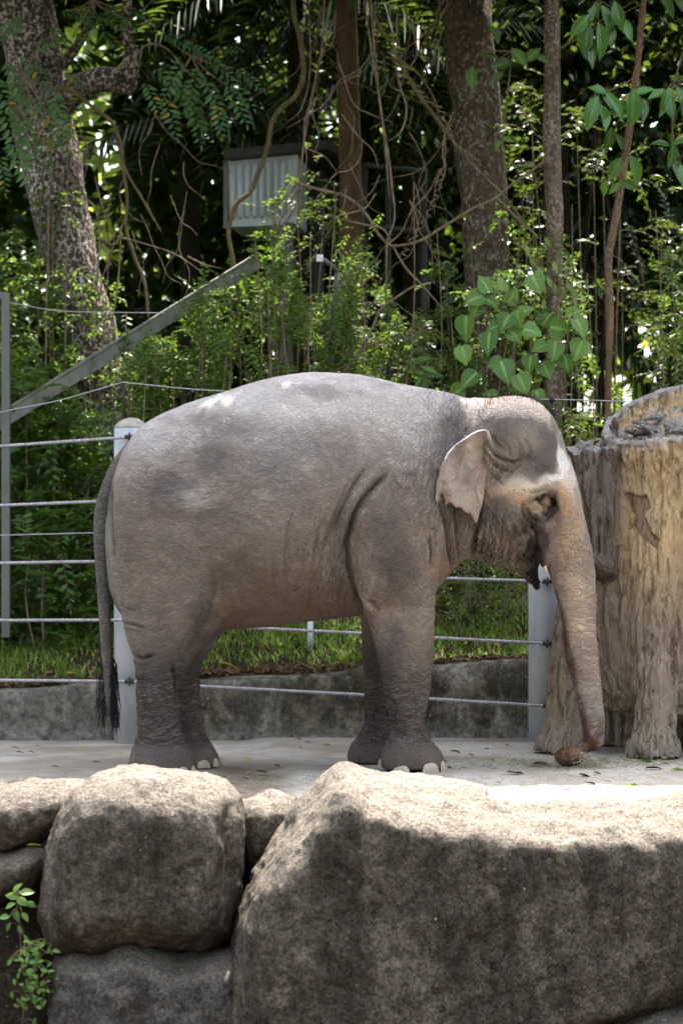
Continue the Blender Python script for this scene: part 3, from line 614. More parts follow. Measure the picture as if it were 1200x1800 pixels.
    hw_ = (px > 830)*(px < 950)*sstep(850, 900, py); D -= hw_*.008*np.clip(1-np.abs(vnoise(np.stack([wb_[:, 0]+.35*wb_[:, 2], wb_[:, 1]*.4, wb_[:, 2]*.22], -1), 42, 86))*2.2, 0, 1)
    trunk = sstep(955, 985, px)*sstep(900, 960, py)
    Pt = V.copy(); Pt[:, :2] *= .2; D -= trunk*.0028*np.clip(1-np.abs(vnoise(Pt, 75, 44))*2, 0, 1)
    V = V+N*D[:, None]
    V[:, 2] = np.maximum(V[:, 2], .003)
    V[:, 1] += SH*V[:, 0]
    me = mesh_from('elephant', V, Q)
    # ---- skin colour, dust and mud, with light and shade painted over them
    c = np.tile(np.array([.25, .212, .188]), (len(V), 1)); zz = V[:, 2]
    def lay(mask, col): nonlocal c; m = np.clip(mask, 0, 1)[:, None]; c = c*(1-m)+np.array(col)*m
    nz = fbm(V, 5, 71, 4); nzx = fbm(V, 9, 72, 4)*1.6; nzy = fbm(V, 9, 79, 4)*1.6
    lay(sstep(880, 700, py+nz*70)*.9*(px < 850), (.36, .345, .352))  # back painted lighter, as lit from above
    lay(sstep(960, 1080, py+nz*40)*.75*(px < 700)*(px > 380)*(py < 1110), (.29, .21, .155))  # warm bounce light from the ground painted on the belly
    lay(sstep(1090, 1180, py+nz*30)*.9*(px < 820), (.14, .12, .115))  # legs painted darker, where less top light reaches
    for (cx, cy, rx, ry, col, s) in [
        (300, 860, 55, 30, (.15, .135, .135), .6), (400, 745, 60, 20, (.19, .178, .18), .6), (345, 880, 28, 14, (.40, .375, .36), .6), (370, 800, 25, 40, (.18, .165, .165), .5), (470, 830, 40, 25, (.19, .17, .165), .5), (570, 690, 60, 12, (.2, .185, .185), .6),
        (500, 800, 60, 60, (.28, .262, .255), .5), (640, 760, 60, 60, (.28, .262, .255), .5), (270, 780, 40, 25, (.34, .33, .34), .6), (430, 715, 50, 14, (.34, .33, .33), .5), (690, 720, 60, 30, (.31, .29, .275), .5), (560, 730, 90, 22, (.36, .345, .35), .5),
        (700, 1000, 35, 60, (.125, .108, .102), .6), (670, 920, 40, 40, (.15, .132, .128), .5), (740, 900, 25, 60, (.28, .22, .17), .5), (640, 1020, 14, 70, (.34, .29, .25), .6), (690, 1090, 22, 30, (.34, .29, .26), .5), (730, 1150, 25, 60, (.28, .23, .19), .4), (690, 1140, 15, 50, (.14, .125, .125), .6),
        (240, 1030, 40, 40, (.27, .225, .195), .6), (400, 1020, 60, 40, (.20, .17, .15), .4), (600, 1000, 20, 60, (.16, .135, .12), .6), (360, 1080, 25, 40, (.13, .11, .1), .6),
        (900, 730, 70, 34, (.17, .152, .153), .9), (965, 770, 26, 34, (.155, .137, .135), .8), (915, 780, 30, 30, (.29, .255, .225), .6), (945, 815, 28, 26, (.13, .115, .115), .8), (880, 820, 30, 30, (.24, .205, .18), .5),
        (984, 805, 7, 26, (.62, .58, .57), .95), (973, 842, 22, 10, (.56, .52, .50), .9), (1000, 850, 14, 35, (.42, .37, .34), .7), (900, 868, 42, 20, (.46, .36, .27), .75), (908, 880, 16, 8, (.52, .33, .22), .5), (985, 880, 20, 22, (.40, .27, .16), .7), (930, 850, 25, 8, (.5, .44, .38), .5),
        (940, 892, 18, 12, (.38, .30, .22), .7), (968, 893, 8, 17, (.03, .022, .018), 1.0), (956, 914, 10, 6, (.04, .03, .025), .9), (950, 876, 12, 4, (.05, .04, .03), .7), (946, 895, 9, 9, (.36, .28, .2), .6), (880, 945, 50, 34, (.25, .185, .135), .8), (925, 925, 30, 18, (.12, .09, .07), .8), (860, 900, 30, 26, (.17, .14, .12), .6), (850, 960, 30, 30, (.33, .26, .2), .5),
        (1005, 950, 26, 45, (.42, .31, .225), .7), (1015, 1060, 30, 80, (.42, .335, .265), .8), (1040, 1180, 20, 90, (.31, .25, .21), .6), (942, 1015, 20, 36, (.025, .014, .012), 1.0), (934, 978, 17, 20, (.035, .02, .016), 1.0), (948, 950, 9, 18, (.05, .035, .03), .7),
        (785, 950, 20, 45, (.26, .205, .165), .5), (780, 1000, 30, 14, (.3, .2, .15), .5), (800, 770, 24, 70, (.17, .152, .152), .8), (760, 850, 30, 50, (.20, .178, .172), .6)]:
        wx, wy = px+14*nzx, py+14*nzy; lay(np.minimum(1.55*s*np.exp(-((wx-cx)/rx)**2-((wy-cy)/ry)**2), min(1, s*1.25)), col)  # eye, mouth, throat and neck patches include painted shade
    d, u = line_d(px, py, [(968, 1030), (985, 1090), (994, 1150), (1008, 1200), (1020, 1240), (1030, 1300), (1045, 1316)])
    lay(sstep(13, 3, d+6*nz)*.85*(u > .02), (.13, .065, .055)); lay(sstep(1240, 1300, py)*(px > 1000)*.8*sstep(-.3, .3, fbm(V, 30, 5, 3)), (.17, .085, .07))
    lay(trunk*.25*sstep(.1, .5, fbm(V*np.array([1, 1, 3]), 12, 66, 3)), (.45, .37, .31))
    lay(.35*sstep(.15, .6, fbm(V, 2.6, 73, 4)), (.33, .305, .29)); lay(.35*sstep(.15, .6, fbm(V, 3.4, 93, 4)), (.15, .13, .125))
    c = c*(1-.45*cr_acc[:, None])  # creases darkened: dirt plus painted shade
    under = sstep(-.2, -.8, N[:, 2])*(py < 1130)*(py > 1000)*(px < 700); lay(under*.5, (.16, .11, .09))  # shade painted on the down-facing belly
    lum = c.mean(1, keepdims=True); c = c*(lum/.24)**.45  # stretches the colour contrast to deepen shadows
    c = c*np.array([1.24, 1.215, 1.20]); cm = c.mean(1, keepdims=True); c = np.clip(cm+(c-cm)*1.15, .01, .8)
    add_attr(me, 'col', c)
    wi = np.clip(.9*np.ones(len(V))-.35*sstep(780, 690, py), 0, 1); wi = wi*(1-.75*(px > 830)*(py < 860)); wh = .8*shin+.45*sstep(1060, 1200, py)*(px < 830)+.55*trunk
    wv = np.exp(-((px-790)/90)**2-((py-840)/160)**2)*.9+.8*np.exp(-((px-590)/60)**2-((py-1000)/90)**2)+.8*(px > 830)*(px < 945)*sstep(880, 930, py)+.3*np.exp(-((px-460)/90)**2-((py-1000)/90)**2)
    wh = wh+.5*np.exp(-((px-370)/120)**2-((py-880)/60)**2)
    wi = wi*(1-.5*np.clip(wh, 0, 1))*(1-.4*np.clip(wv, 0, 1)); wi = np.where(px > 945, wi*.45, wi)
    foot = sstep(1295, 1335, py)*(px < 830); wi *= (1-.5*foot); wh *= (1-.7*foot)
    add_attr(me, 'wr', np.clip(np.stack([wi, wh, wv], -1), 0, 1)); add_attr(me, 'fr', np.exp(-((px-1008)/34)**2-((py-960)/80)**2)*.85, 'FLOAT')
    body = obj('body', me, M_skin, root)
    def skinmesh(name, V, Q, col, wr=(.4, 0, 0), fr=0.0):
        me = mesh_from(name, V, Q); n = len(V)
        add_attr(me, 'col', np.broadcast_to(np.asarray(col, float), (n, 3))); add_attr(me, 'wr', np.broadcast_to(np.asarray(wr, float), (n, 3))); add_attr(me, 'fr', np.full(n, fr), 'FLOAT')
        return obj(name, me, M_skin, root)
    # ears: a thin sheet inflated from its outline, hinged at the front, leaning off the neck, rim rolled
    outl = [(858, 762), (852, 755), (838, 757), (822, 766), (800, 781), (783, 799), (772, 822), (765, 850), (763, 878), (765, 890), (772, 880), (774, 868), (778, 872), (780, 889), (790, 884), (798, 893), (808, 893), (817, 902), (826, 904), (832, 915), (838, 921), (842, 905), (848, 882), (852, 856), (856, 830), (862, 808), (866, 785)]
    for s in (-1, 1):
        pl = [E(a, b, -.32) for a, b in outl]
        ge = Grid((.45, -.06, 1.38), (.98, .06, 2.05), .005)
        P2 = np.array(pl); sd = poly_sd(ge.x[:, None], ge.z[None, :], P2)
        th = .009*np.sqrt(np.clip(-sd/.02, 0, 1)) + .017*np.exp(-((sd+.014)/.014)**2)*np.clip((ge.z[None, :]-1.62)/.2, 0, 1)
        xf = np.clip((.86-ge.x[:, None])/.35, 0, 1)
        ge.F = np.maximum(np.abs(ge.Y+0*sd[:, None, :])-th[:, None, :], sd[:, None, :]*.7).astype(np.float32)
        Ve, Qe = ge.mesh(2); t = np.clip((.86-Ve[:, 0])/.32, 0, 1.1)
        pp = np.stack([Ve[:, 0], 0*Ve[:, 0], Ve[:, 2]], -1)
        down = np.clip((1.95-Ve[:, 2])/.5, 0, 1)
        off = -.30-.10*np.sin(t*1.4)-.018*(.3+t)*np.sin(Ve[:, 0]*34+Ve[:, 2]*11)-.02*down*t+.022*fbm(pp, 7, 8, 3)+.005*fbm(pp, 30, 18, 2)
        topd, _ = line_d(Ve[:, 0], Ve[:, 2], [E(a, b, -.32) for a, b in outl[1:9]]); off -= .045*np.exp(-(topd/.022)**2)
        for vein in ([(850, 800), (820, 840), (790, 870)], [(850, 815), (835, 860), (845, 890)], [(815, 800), (800, 840), (778, 850)]):
            dv, _ = line_d(Ve[:, 0], Ve[:, 2], [E(a, b, -.32) for a, b in vein]); off -= .010*np.exp(-(dv/.006)**2)
        Ve[:, 1] += off
        rim = np.exp(-(topd/.022)**2)[:, None]; inner = np.exp(-((Ve[:, 0]-.83)/.06)**2-((Ve[:, 2]-1.80)/.16)**2)[:, None]
        ce = np.array([.47, .385, .315])*(1-rim)+rim*np.array([.42, .42, .46]); ce = ce*(1-.85*inner)+.85*inner*np.array([.30, .19, .12])  # orange-brown hinge with dark shading painted in
        tat = (sstep(.03, .0, np.abs(Ve[:, 0]-.585)-.02)*sstep(1.66, 1.58, Ve[:, 2]))[:, None]; ce = ce*(1-.6*tat)+.6*tat*np.array([.42, .25, .19])
        ce = ce*(1+.3*fbm(pp, 9, 15, 4)[:, None]); edg = sstep(.03, .0, poly_sd(Ve[:, 0], Ve[:, 2], P2)*-1)[:, None]*(Ve[:, 2:3] < 1.8); ce = ce*(1-.35*edg)+.35*edg*np.array([.40, .25, .18])
        if s > 0: Ve[:, 1] *= -1; Qe = Qe[:, ::-1]
        Ve[:, 1] += SH*Ve[:, 0]; skinmesh('ear', Ve, Qe, ce, (.12, .05, .15))
        # eye with lids
        x, z = E(966, 894, s*.2); ev = MB(); a = np.linspace(0, np.pi, 9); b = np.arange(12)*2*np.pi/12
        Vs = np.array([(math.sin(i)*math.cos(j), math.cos(i), math.sin(i)*math.sin(j)) for i in a for j in b])*.017
        i, j = np.meshgrid(np.arange(8), np.arange(12), indexing='ij'); Fq = np.stack([i*12+j, i*12+(j+1) % 12, (i+1)*12+(j+1) % 12, (i+1)*12+j], -1).reshape(-1, 4)
        ev.add(Vs+np.array([x, s*.203+SH*x, z]), Fq); eo = ev.build('eye', M_eye, root)
        # lashes hanging from the upper lid
        m = MB()
        for q in range(16):
            u = q/15; p0 = np.array([x-.022+.045*u, s*.222+SH*x, z+.012-.012*abs(u-.4)]); m.tube([p0, p0+(.006, s*.014, -.014), p0+(.010, s*.016, -.036)], [.0016, .0013, .0006], 3, False)
        m.build('eyelash', M_hair, root)
        # tusk nub
        a = E(957, 988, s*.1); b = E(958, 1007, s*.1); t_ = MB(); t_.tube([(a[0], s*.105+SH*a[0], a[1]+.03), (a[0], s*.105+SH*a[0], a[1]), (b[0], s*.11+SH*b[0], b[1])], [.014, .014, .006], 10, True, 4); t_.build('tusk', M_ivory, root)
    # toenails
    def nail(px, py, w, h, cx_, cy_, R, yaw):
        m = MB(); a = np.linspace(0, np.pi/2, 5); b = np.linspace(-np.pi/2, np.pi/2, 9)
        Vn = np.array([(math.sin(i)*math.sin(j)*w/2, -math.cos(i)*.016, 0) for i in a for j in b]); V_ = []
        for i in np.linspace(0, 1, 6):
            for j in np.linspace(-1, 1, 9):
                hh = i; ww = math.sqrt(max(0, 1-hh**2.2)); V_.append((j*w/2*(ww*.98+.02), .006-.022*math.sqrt(max(0, 1-(j*.9)**2))*(1-hh**2*.8), hh*h))
        V_ = np.array(V_); F_ = grid_faces(6, 9)
        c, s_ = math.cos(yaw), math.sin(yaw); V2 = V_.copy(); V2[:, 0] = V_[:, 0]*c-V_[:, 1]*s_; V2[:, 1] = V_[:, 0]*s_+V_[:, 1]*c
        m.add(V2+np.array([px, py, .004]), F_); m.build('toenail', M_nail, root)
    def nails(rows, cyl, rx_c, feet):
        xl, _ = E(rx_c[0], 1340, cyl); xr, _ = E(rx_c[1], 1340, cyl); cx = (xl+xr)/2; rx = (xr-xl)/2; ry = feet
        for ang, w, h in rows:
            p = 2/2.2; ca, sa = math.cos(ang), math.sin(ang)
            x = cx+rx*np.sign(ca)*abs(ca)**p; y = cyl+ry*np.sign(sa)*abs(sa)**p
            nrm = math.atan2(sa/ry, ca/rx)
            nail(x*1.0, y+SH*x, w, h, 0, 0, 0, nrm+math.pi/2)
    rows = [(math.radians(-112), .105, .052), (math.radians(-62), .11, .066), (math.radians(-24), .09, .066), (math.radians(12), .09, .07), (math.radians(48), .08, .06)]
    nails(rows, -.245, (671, 782), .177); nails([(math.radians(a), .085, .06) for a in (-70, -30, 5, 40)], .24, (612, 702), .165)
    nails([(math.radians(a), .085, .055) for a in (-48, -12, 22)], -.24, (227, 341), .178); nails([(math.radians(a), .085, .05) for a in (-62, -25, 8, 40)], .2, (285, 385), .173)
    # tail with its tuft
    tp = [(256, 775, .06), (234, 795, .062), (212, 824, .06), (197, 855, .056), (183, 895, .05), (180, 935, .045), (181, 985, .041), (184, 1040, .037), (187, 1100, .034), (190, 1160, .030), (192, 1215, .022), (192, 1258, .010)]
    P_ = []; R_ = []
    for a, b, r in tp:
        x, z = E(a, b, 0); P_.append((x, SH*x-.02-.03*(b > 900), z)); R_.append(r)
    Vt, Ft = tube_geo(P_, R_, 20, True, 8); 
    Pz = Vt.copy(); Pz[:, :2] *= .25; Vt = Vt*1.0; cen = 0
    skinmesh('tail', Vt, Ft, (.20, .175, .165), (.2, .7, 0))
    hb = MB()
    for k in range(230):
        t = random.random(); side = 1 if random.random() < .75 else -1
        i = 8.6+t*2.3; i0 = int(min(i, 10)); f = i-i0; p0 = np.array(P_[i0])*(1-f)+np.array(P_[i0+1])*f
        L = random.uniform(.10, .22)*(1.3-.5*t); ox = side*random.uniform(.02, .075); oy = random.uniform(-.03, .03)
        pts = [p0, p0+(ox*.45, oy*.5, -.15*L), p0+(ox*.9, oy*.8, -.55*L), p0+(ox*.8+random.uniform(-.02, .02), oy, -L)]
        hb.tube(pts, [.0022, .0022, .0018, .0006], 3, False, 3)
    tuft = hb.build('tail_tuft', M_hair, root)
    # sparse bristles along the crown of the head and the spine
    hb = MB(); Nn = vnormals(V, Q); pxx, pyy = project(V)
    cand = np.where((Nn[:, 2] > .55) & (np.abs(V[:, 1]-SH*V[:, 0]) < .2) & (((pxx > 835) & (pxx < 985)) | ((pxx > 640) & (RNG.random(len(V)) < .08))) & (V[:, 2] > 1.8))[0]
    for i in RNG.choice(cand, min(700, len(cand)), replace=False):
        p = V[i]; n = Nn[i]+np.array([random.uniform(-.5, .5)+.25, random.uniform(-.5, .5), random.uniform(-.2, .3)]); n /= np.linalg.norm(n); L = random.uniform(.02, .05)
        hb.tube([p, p+n*L*.5, p+n*L+np.array([.006, 0, -.006])], [.0009, .0008, .0004], 3, False)
    tag(hb.build('bristles', M_hair, root), kind='stuff')
    return root
make_elephant()

# ------------------------------------------------------------ rocks
def boulder(label, outline, d, thick, R, h=.014, seed=1, lean=0.0, amp=.03, tint=(.21, .18, .15), group='boulders along the yard edge', flat=1.0, dents=(), name='boulder', vert=0.0):
    P = np.array([(WX(a, d), WZ(b, d)) for a, b in outline]); lo, hi = P.min(0)-.06, P.max(0)+.06
    y0 = d-CAMD
    le = abs(lean)*(hi[1]-lo[1])/2; g = Grid((lo[0], y0-thick-le-.06, lo[1]), (hi[0], y0+thick+le+.06, hi[1]), h)
    sd = poly_sd(g.x[:, None], g.z[None, :], P); s = np.clip(-sd/R, 0, 1)
    prof = (2*s-s*s)**(.5*flat)
    T = thick*prof
    ycen = y0+lean*(g.z[None, :]-(lo[1]+hi[1])/2)
    F = np.abs(g.Y-ycen[:, None, :])-T[:, None, :]
    g.F = np.maximum(F*.8, sd[:, None, :]).astype(np.float32) if True else F
    V, Q = g.mesh(3); N = vnormals(V, Q)
    D = amp*fbm(V, 2.4, seed, 4, .55)+amp*.25*fbm(V, 14, seed+3, 3)
    if vert: Vs = V.copy(); Vs[:, 2] *= .3; D = D+vert*fbm(Vs, 3.0, seed+9, 3)
    px, py = project(V)
    for pl, dep, hw in dents:
        dd, u = line_d(px, py, pl); D -= dep*np.exp(-(dd/hw)**2)*(N[:, 1] < .3)
    D += amp*.9*(1-2*np.abs(fbm(V*np.array([1, 1, .7]), 5.5, seed+12, 3)))*.6+.006*fbm(V, 34, seed+13, 2)
    crk = np.clip(1-np.abs(fbm(V*np.array([1, 1, .6]), 2.1, seed+20, 3))*26, 0, 1); D -= .014*crk*(fbm(V, 1.3, seed+21, 2) > .05)
    V = V+N*D[:, None]
    me = mesh_from(name, V, Q); c = np.tile(np.array(tint), (len(V), 1))
    m = (.5*sstep(-.3, .4, fbm(V, 1.7, seed+5, 4)))[:, None]; c = c*(1-m)+m*np.array(tint)*1.35
    cr = (sstep(.30, .8, N[:, 2])*.75)[:, None]; c = c*(1-cr)+cr*np.array([.24, .21, .18]); add_attr(me, 'lit_top', cr.ravel(), 'FLOAT')  # up-facing tops paled: sunlight painted into the colour
    moss = (sstep(.25, -.05, (V[:, 2]-lo[1]-.06*fbm(V, 5, seed))/(hi[1]-lo[1]))*.65)[:, None]*sstep(-.2, .5, fbm(V, 8, seed+2, 3))[:, None]; c = c*(1-moss)+moss*np.array([.045, .05, .02])
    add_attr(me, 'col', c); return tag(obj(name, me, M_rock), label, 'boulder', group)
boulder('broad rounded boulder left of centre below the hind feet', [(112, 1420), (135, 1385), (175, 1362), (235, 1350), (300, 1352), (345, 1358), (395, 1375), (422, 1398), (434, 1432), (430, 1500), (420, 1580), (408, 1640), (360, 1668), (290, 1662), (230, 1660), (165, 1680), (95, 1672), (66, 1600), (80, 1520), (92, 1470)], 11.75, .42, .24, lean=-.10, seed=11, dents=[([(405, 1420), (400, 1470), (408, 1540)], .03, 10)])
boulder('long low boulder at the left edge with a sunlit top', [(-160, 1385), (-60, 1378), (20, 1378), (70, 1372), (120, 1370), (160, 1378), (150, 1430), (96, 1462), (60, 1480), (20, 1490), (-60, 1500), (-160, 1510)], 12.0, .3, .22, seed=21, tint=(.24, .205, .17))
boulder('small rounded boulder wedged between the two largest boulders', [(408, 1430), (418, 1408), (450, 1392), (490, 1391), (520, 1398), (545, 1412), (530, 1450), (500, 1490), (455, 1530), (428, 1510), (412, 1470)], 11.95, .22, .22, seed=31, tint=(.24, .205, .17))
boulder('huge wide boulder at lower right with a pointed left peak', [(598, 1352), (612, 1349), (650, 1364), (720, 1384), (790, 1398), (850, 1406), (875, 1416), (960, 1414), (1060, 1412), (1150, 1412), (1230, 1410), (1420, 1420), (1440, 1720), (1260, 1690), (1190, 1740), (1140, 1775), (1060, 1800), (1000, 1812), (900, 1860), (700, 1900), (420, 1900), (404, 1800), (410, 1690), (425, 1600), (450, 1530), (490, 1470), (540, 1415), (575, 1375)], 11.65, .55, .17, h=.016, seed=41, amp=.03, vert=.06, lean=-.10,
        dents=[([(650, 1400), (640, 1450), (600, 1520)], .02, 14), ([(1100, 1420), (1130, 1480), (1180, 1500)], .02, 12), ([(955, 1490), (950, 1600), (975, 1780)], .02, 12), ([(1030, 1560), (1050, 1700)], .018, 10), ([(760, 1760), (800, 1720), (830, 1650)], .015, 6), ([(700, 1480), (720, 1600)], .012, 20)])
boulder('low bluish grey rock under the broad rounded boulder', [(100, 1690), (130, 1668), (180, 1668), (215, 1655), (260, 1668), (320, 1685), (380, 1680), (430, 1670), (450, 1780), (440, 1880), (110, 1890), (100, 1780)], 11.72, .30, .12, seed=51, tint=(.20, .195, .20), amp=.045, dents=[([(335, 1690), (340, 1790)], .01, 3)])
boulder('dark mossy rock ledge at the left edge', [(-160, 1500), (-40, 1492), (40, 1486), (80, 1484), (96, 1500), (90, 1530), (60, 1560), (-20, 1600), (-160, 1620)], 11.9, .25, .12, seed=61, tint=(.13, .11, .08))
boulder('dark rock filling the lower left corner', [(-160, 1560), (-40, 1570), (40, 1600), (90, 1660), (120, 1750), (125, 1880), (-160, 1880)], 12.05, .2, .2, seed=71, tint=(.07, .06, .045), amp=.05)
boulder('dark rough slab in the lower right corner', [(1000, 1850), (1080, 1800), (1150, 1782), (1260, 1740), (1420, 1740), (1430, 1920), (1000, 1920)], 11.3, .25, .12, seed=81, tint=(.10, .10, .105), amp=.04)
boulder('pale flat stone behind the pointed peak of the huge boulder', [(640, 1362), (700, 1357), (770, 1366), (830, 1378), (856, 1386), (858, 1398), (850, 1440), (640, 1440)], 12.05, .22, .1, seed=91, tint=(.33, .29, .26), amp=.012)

# ------------------------------------------------------------ cable fence
fence = thing('cable_fence', 'steel cable fence with thick galvanised posts behind the elephant', 'fence', (W(220, 1303, 15.76)[0], 1.76, 0))
FD = 15.76
def post(px, pytop, cappy):
    x = WX(px, FD); z = WZ(pytop, FD); m = MB(); m.tube([(x, 1.76, -.02), (x, 1.76, z)], .113, 28); p = m.build('post', M_galv, fence)
    for f in p.data.polygons:
        if len(f.vertices) > 4: f.use_smooth = False
    c = MB(); zc = WZ(cappy, FD); c.tube([(x, 1.76, z-.002), (x, 1.76, z+.006), (x, 1.76, z+(zc-z)*.55), (x, 1.76, z+(zc-z)*.9), (x, 1.76, zc)], [.114, .114, .085, .045, .012], 24); 
    co = c.build('cap', M_cap, p); co.location = (0, 0, 0)
    return p, x
def subbuild(m, name, mat, part):      # a sub-part in world coordinates
    return m.build(name, mat, part)
def fix_child_base(): pass
cabs = [[(-260, 803), (232, 768), (960, 806), (1400, 826)], [(-260, 899), (232, 879), (960, 912), (1400, 930)], [(-260, 994), (232, 986), (765, 1016), (958, 1022), (1400, 1036)], [(-260, 1091), (232, 1090), (430, 1103), (630, 1113), (765, 1121), (958, 1131), (1400, 1150)], [(-260, 1193), (232, 1198), (350, 1206), (630, 1221), (765, 1229), (958, 1241), (1400, 1262)]]
posts = [post(231, 752, 734), post(958, 790, 772), post(-480, 770, 752), post(1700, 830, 812)]
cd = FD-.135
for c in cabs:
    for seg in (c[:2], c[1:]):
        P_ = [W(a, b, cd) for a, b in seg]
        n = 40; t = np.linspace(0, 1, n); pts = []
        A = np.array(P_); L = np.concatenate([[0], np.cumsum(np.linalg.norm(np.diff(A, axis=0), axis=1))]); L /= L[-1]
        pts = np.stack([np.interp(t, L, A[:, k]) for k in range(3)], 1)
        # a rope laid from three strands
        m = MB(); tot = np.linalg.norm(A[-1]-A[0]); nn = int(tot/.02); tt = np.linspace(0, 1, nn); core = np.stack([np.interp(tt, L, A[:, k]) for k in range(3)], 1)
        for s in range(3):
            ph = tt*tot/.085*2*np.pi+s*2*np.pi/3; q = core.copy(); q[:, 1] += .006*np.cos(ph); q[:, 2] += .006*np.sin(ph)
            m.tube(q, .0068, 5, False)
        m.build('cable', M_cable, fence)
for (p, x), pxx in zip(posts[:2], (232, 958)):
    for c in cabs:
        py = float(np.interp(pxx, [q[0] for q in c], [q[1] for q in c])); z = WZ(py, cd)
        m = MB(); m.tube([(x, 1.60, z), (x, 1.67, z)], .012, 8); a = np.arange(13)*2*np.pi/12
        m.tube([(x, 1.625+.0*k, z) + np.array([.0, .024*math.cos(k), .024*math.sin(k)]) for k in a], .006, 6, False); m.tube([(x-.03, 1.625, z), (x-.012, 1.625, z)], .015, 8); m.tube([(x+.012, 1.625, z), (x+.03, 1.625, z)], .015, 8)
        m.build('eye_bolt', M_darkmetal, p)
# electric wire on thin black rods above the posts
m = MB(); m.tube([W(222, 742, FD), W(216, 672, FD)], .006, 8); m.build('rod', M_black, fence)
m = MB(); m.tube([W(969, 790, FD), W(969, 698, FD)], .006, 8); m.tube([W(969, 708, FD), W(969, 697, FD)], .018, 10); m.build('rod', M_black, fence)
for seg in ([(-200, 775), (0, 725), (100, 705), (216, 672)], [(216, 672), (400, 688), (800, 700), (969, 702)], [(969, 702), (1050, 704), (1130, 706), (1400, 704)]):
    m = MB(); m.tube([W(a, b, FD) for a, b in seg], .0042, 5, False, 4); m.build('wire', M_cable, fence)
m = MB(); m.tube([W(-200, 944, FD), W(0, 941, FD), W(190, 936, FD), W(232, 935, FD)], .004, 5, False); m.build('wire', M_cable, fence)
t = thing('thin_post', 'short thin grey post standing in the grass bank under the belly', 'post', W(545, 1140, 16.7)); m = MB(); m.tube([W(545, 1150, 16.7), W(545, 1080, 16.7)], .022, 10); m.build('pole', M_galv, t); m = MB(); m.tube([W(545, 1081, 16.7), W(545, 1076, 16.7)], [.026, .02], 10); m.build('cap', M_galv, t)

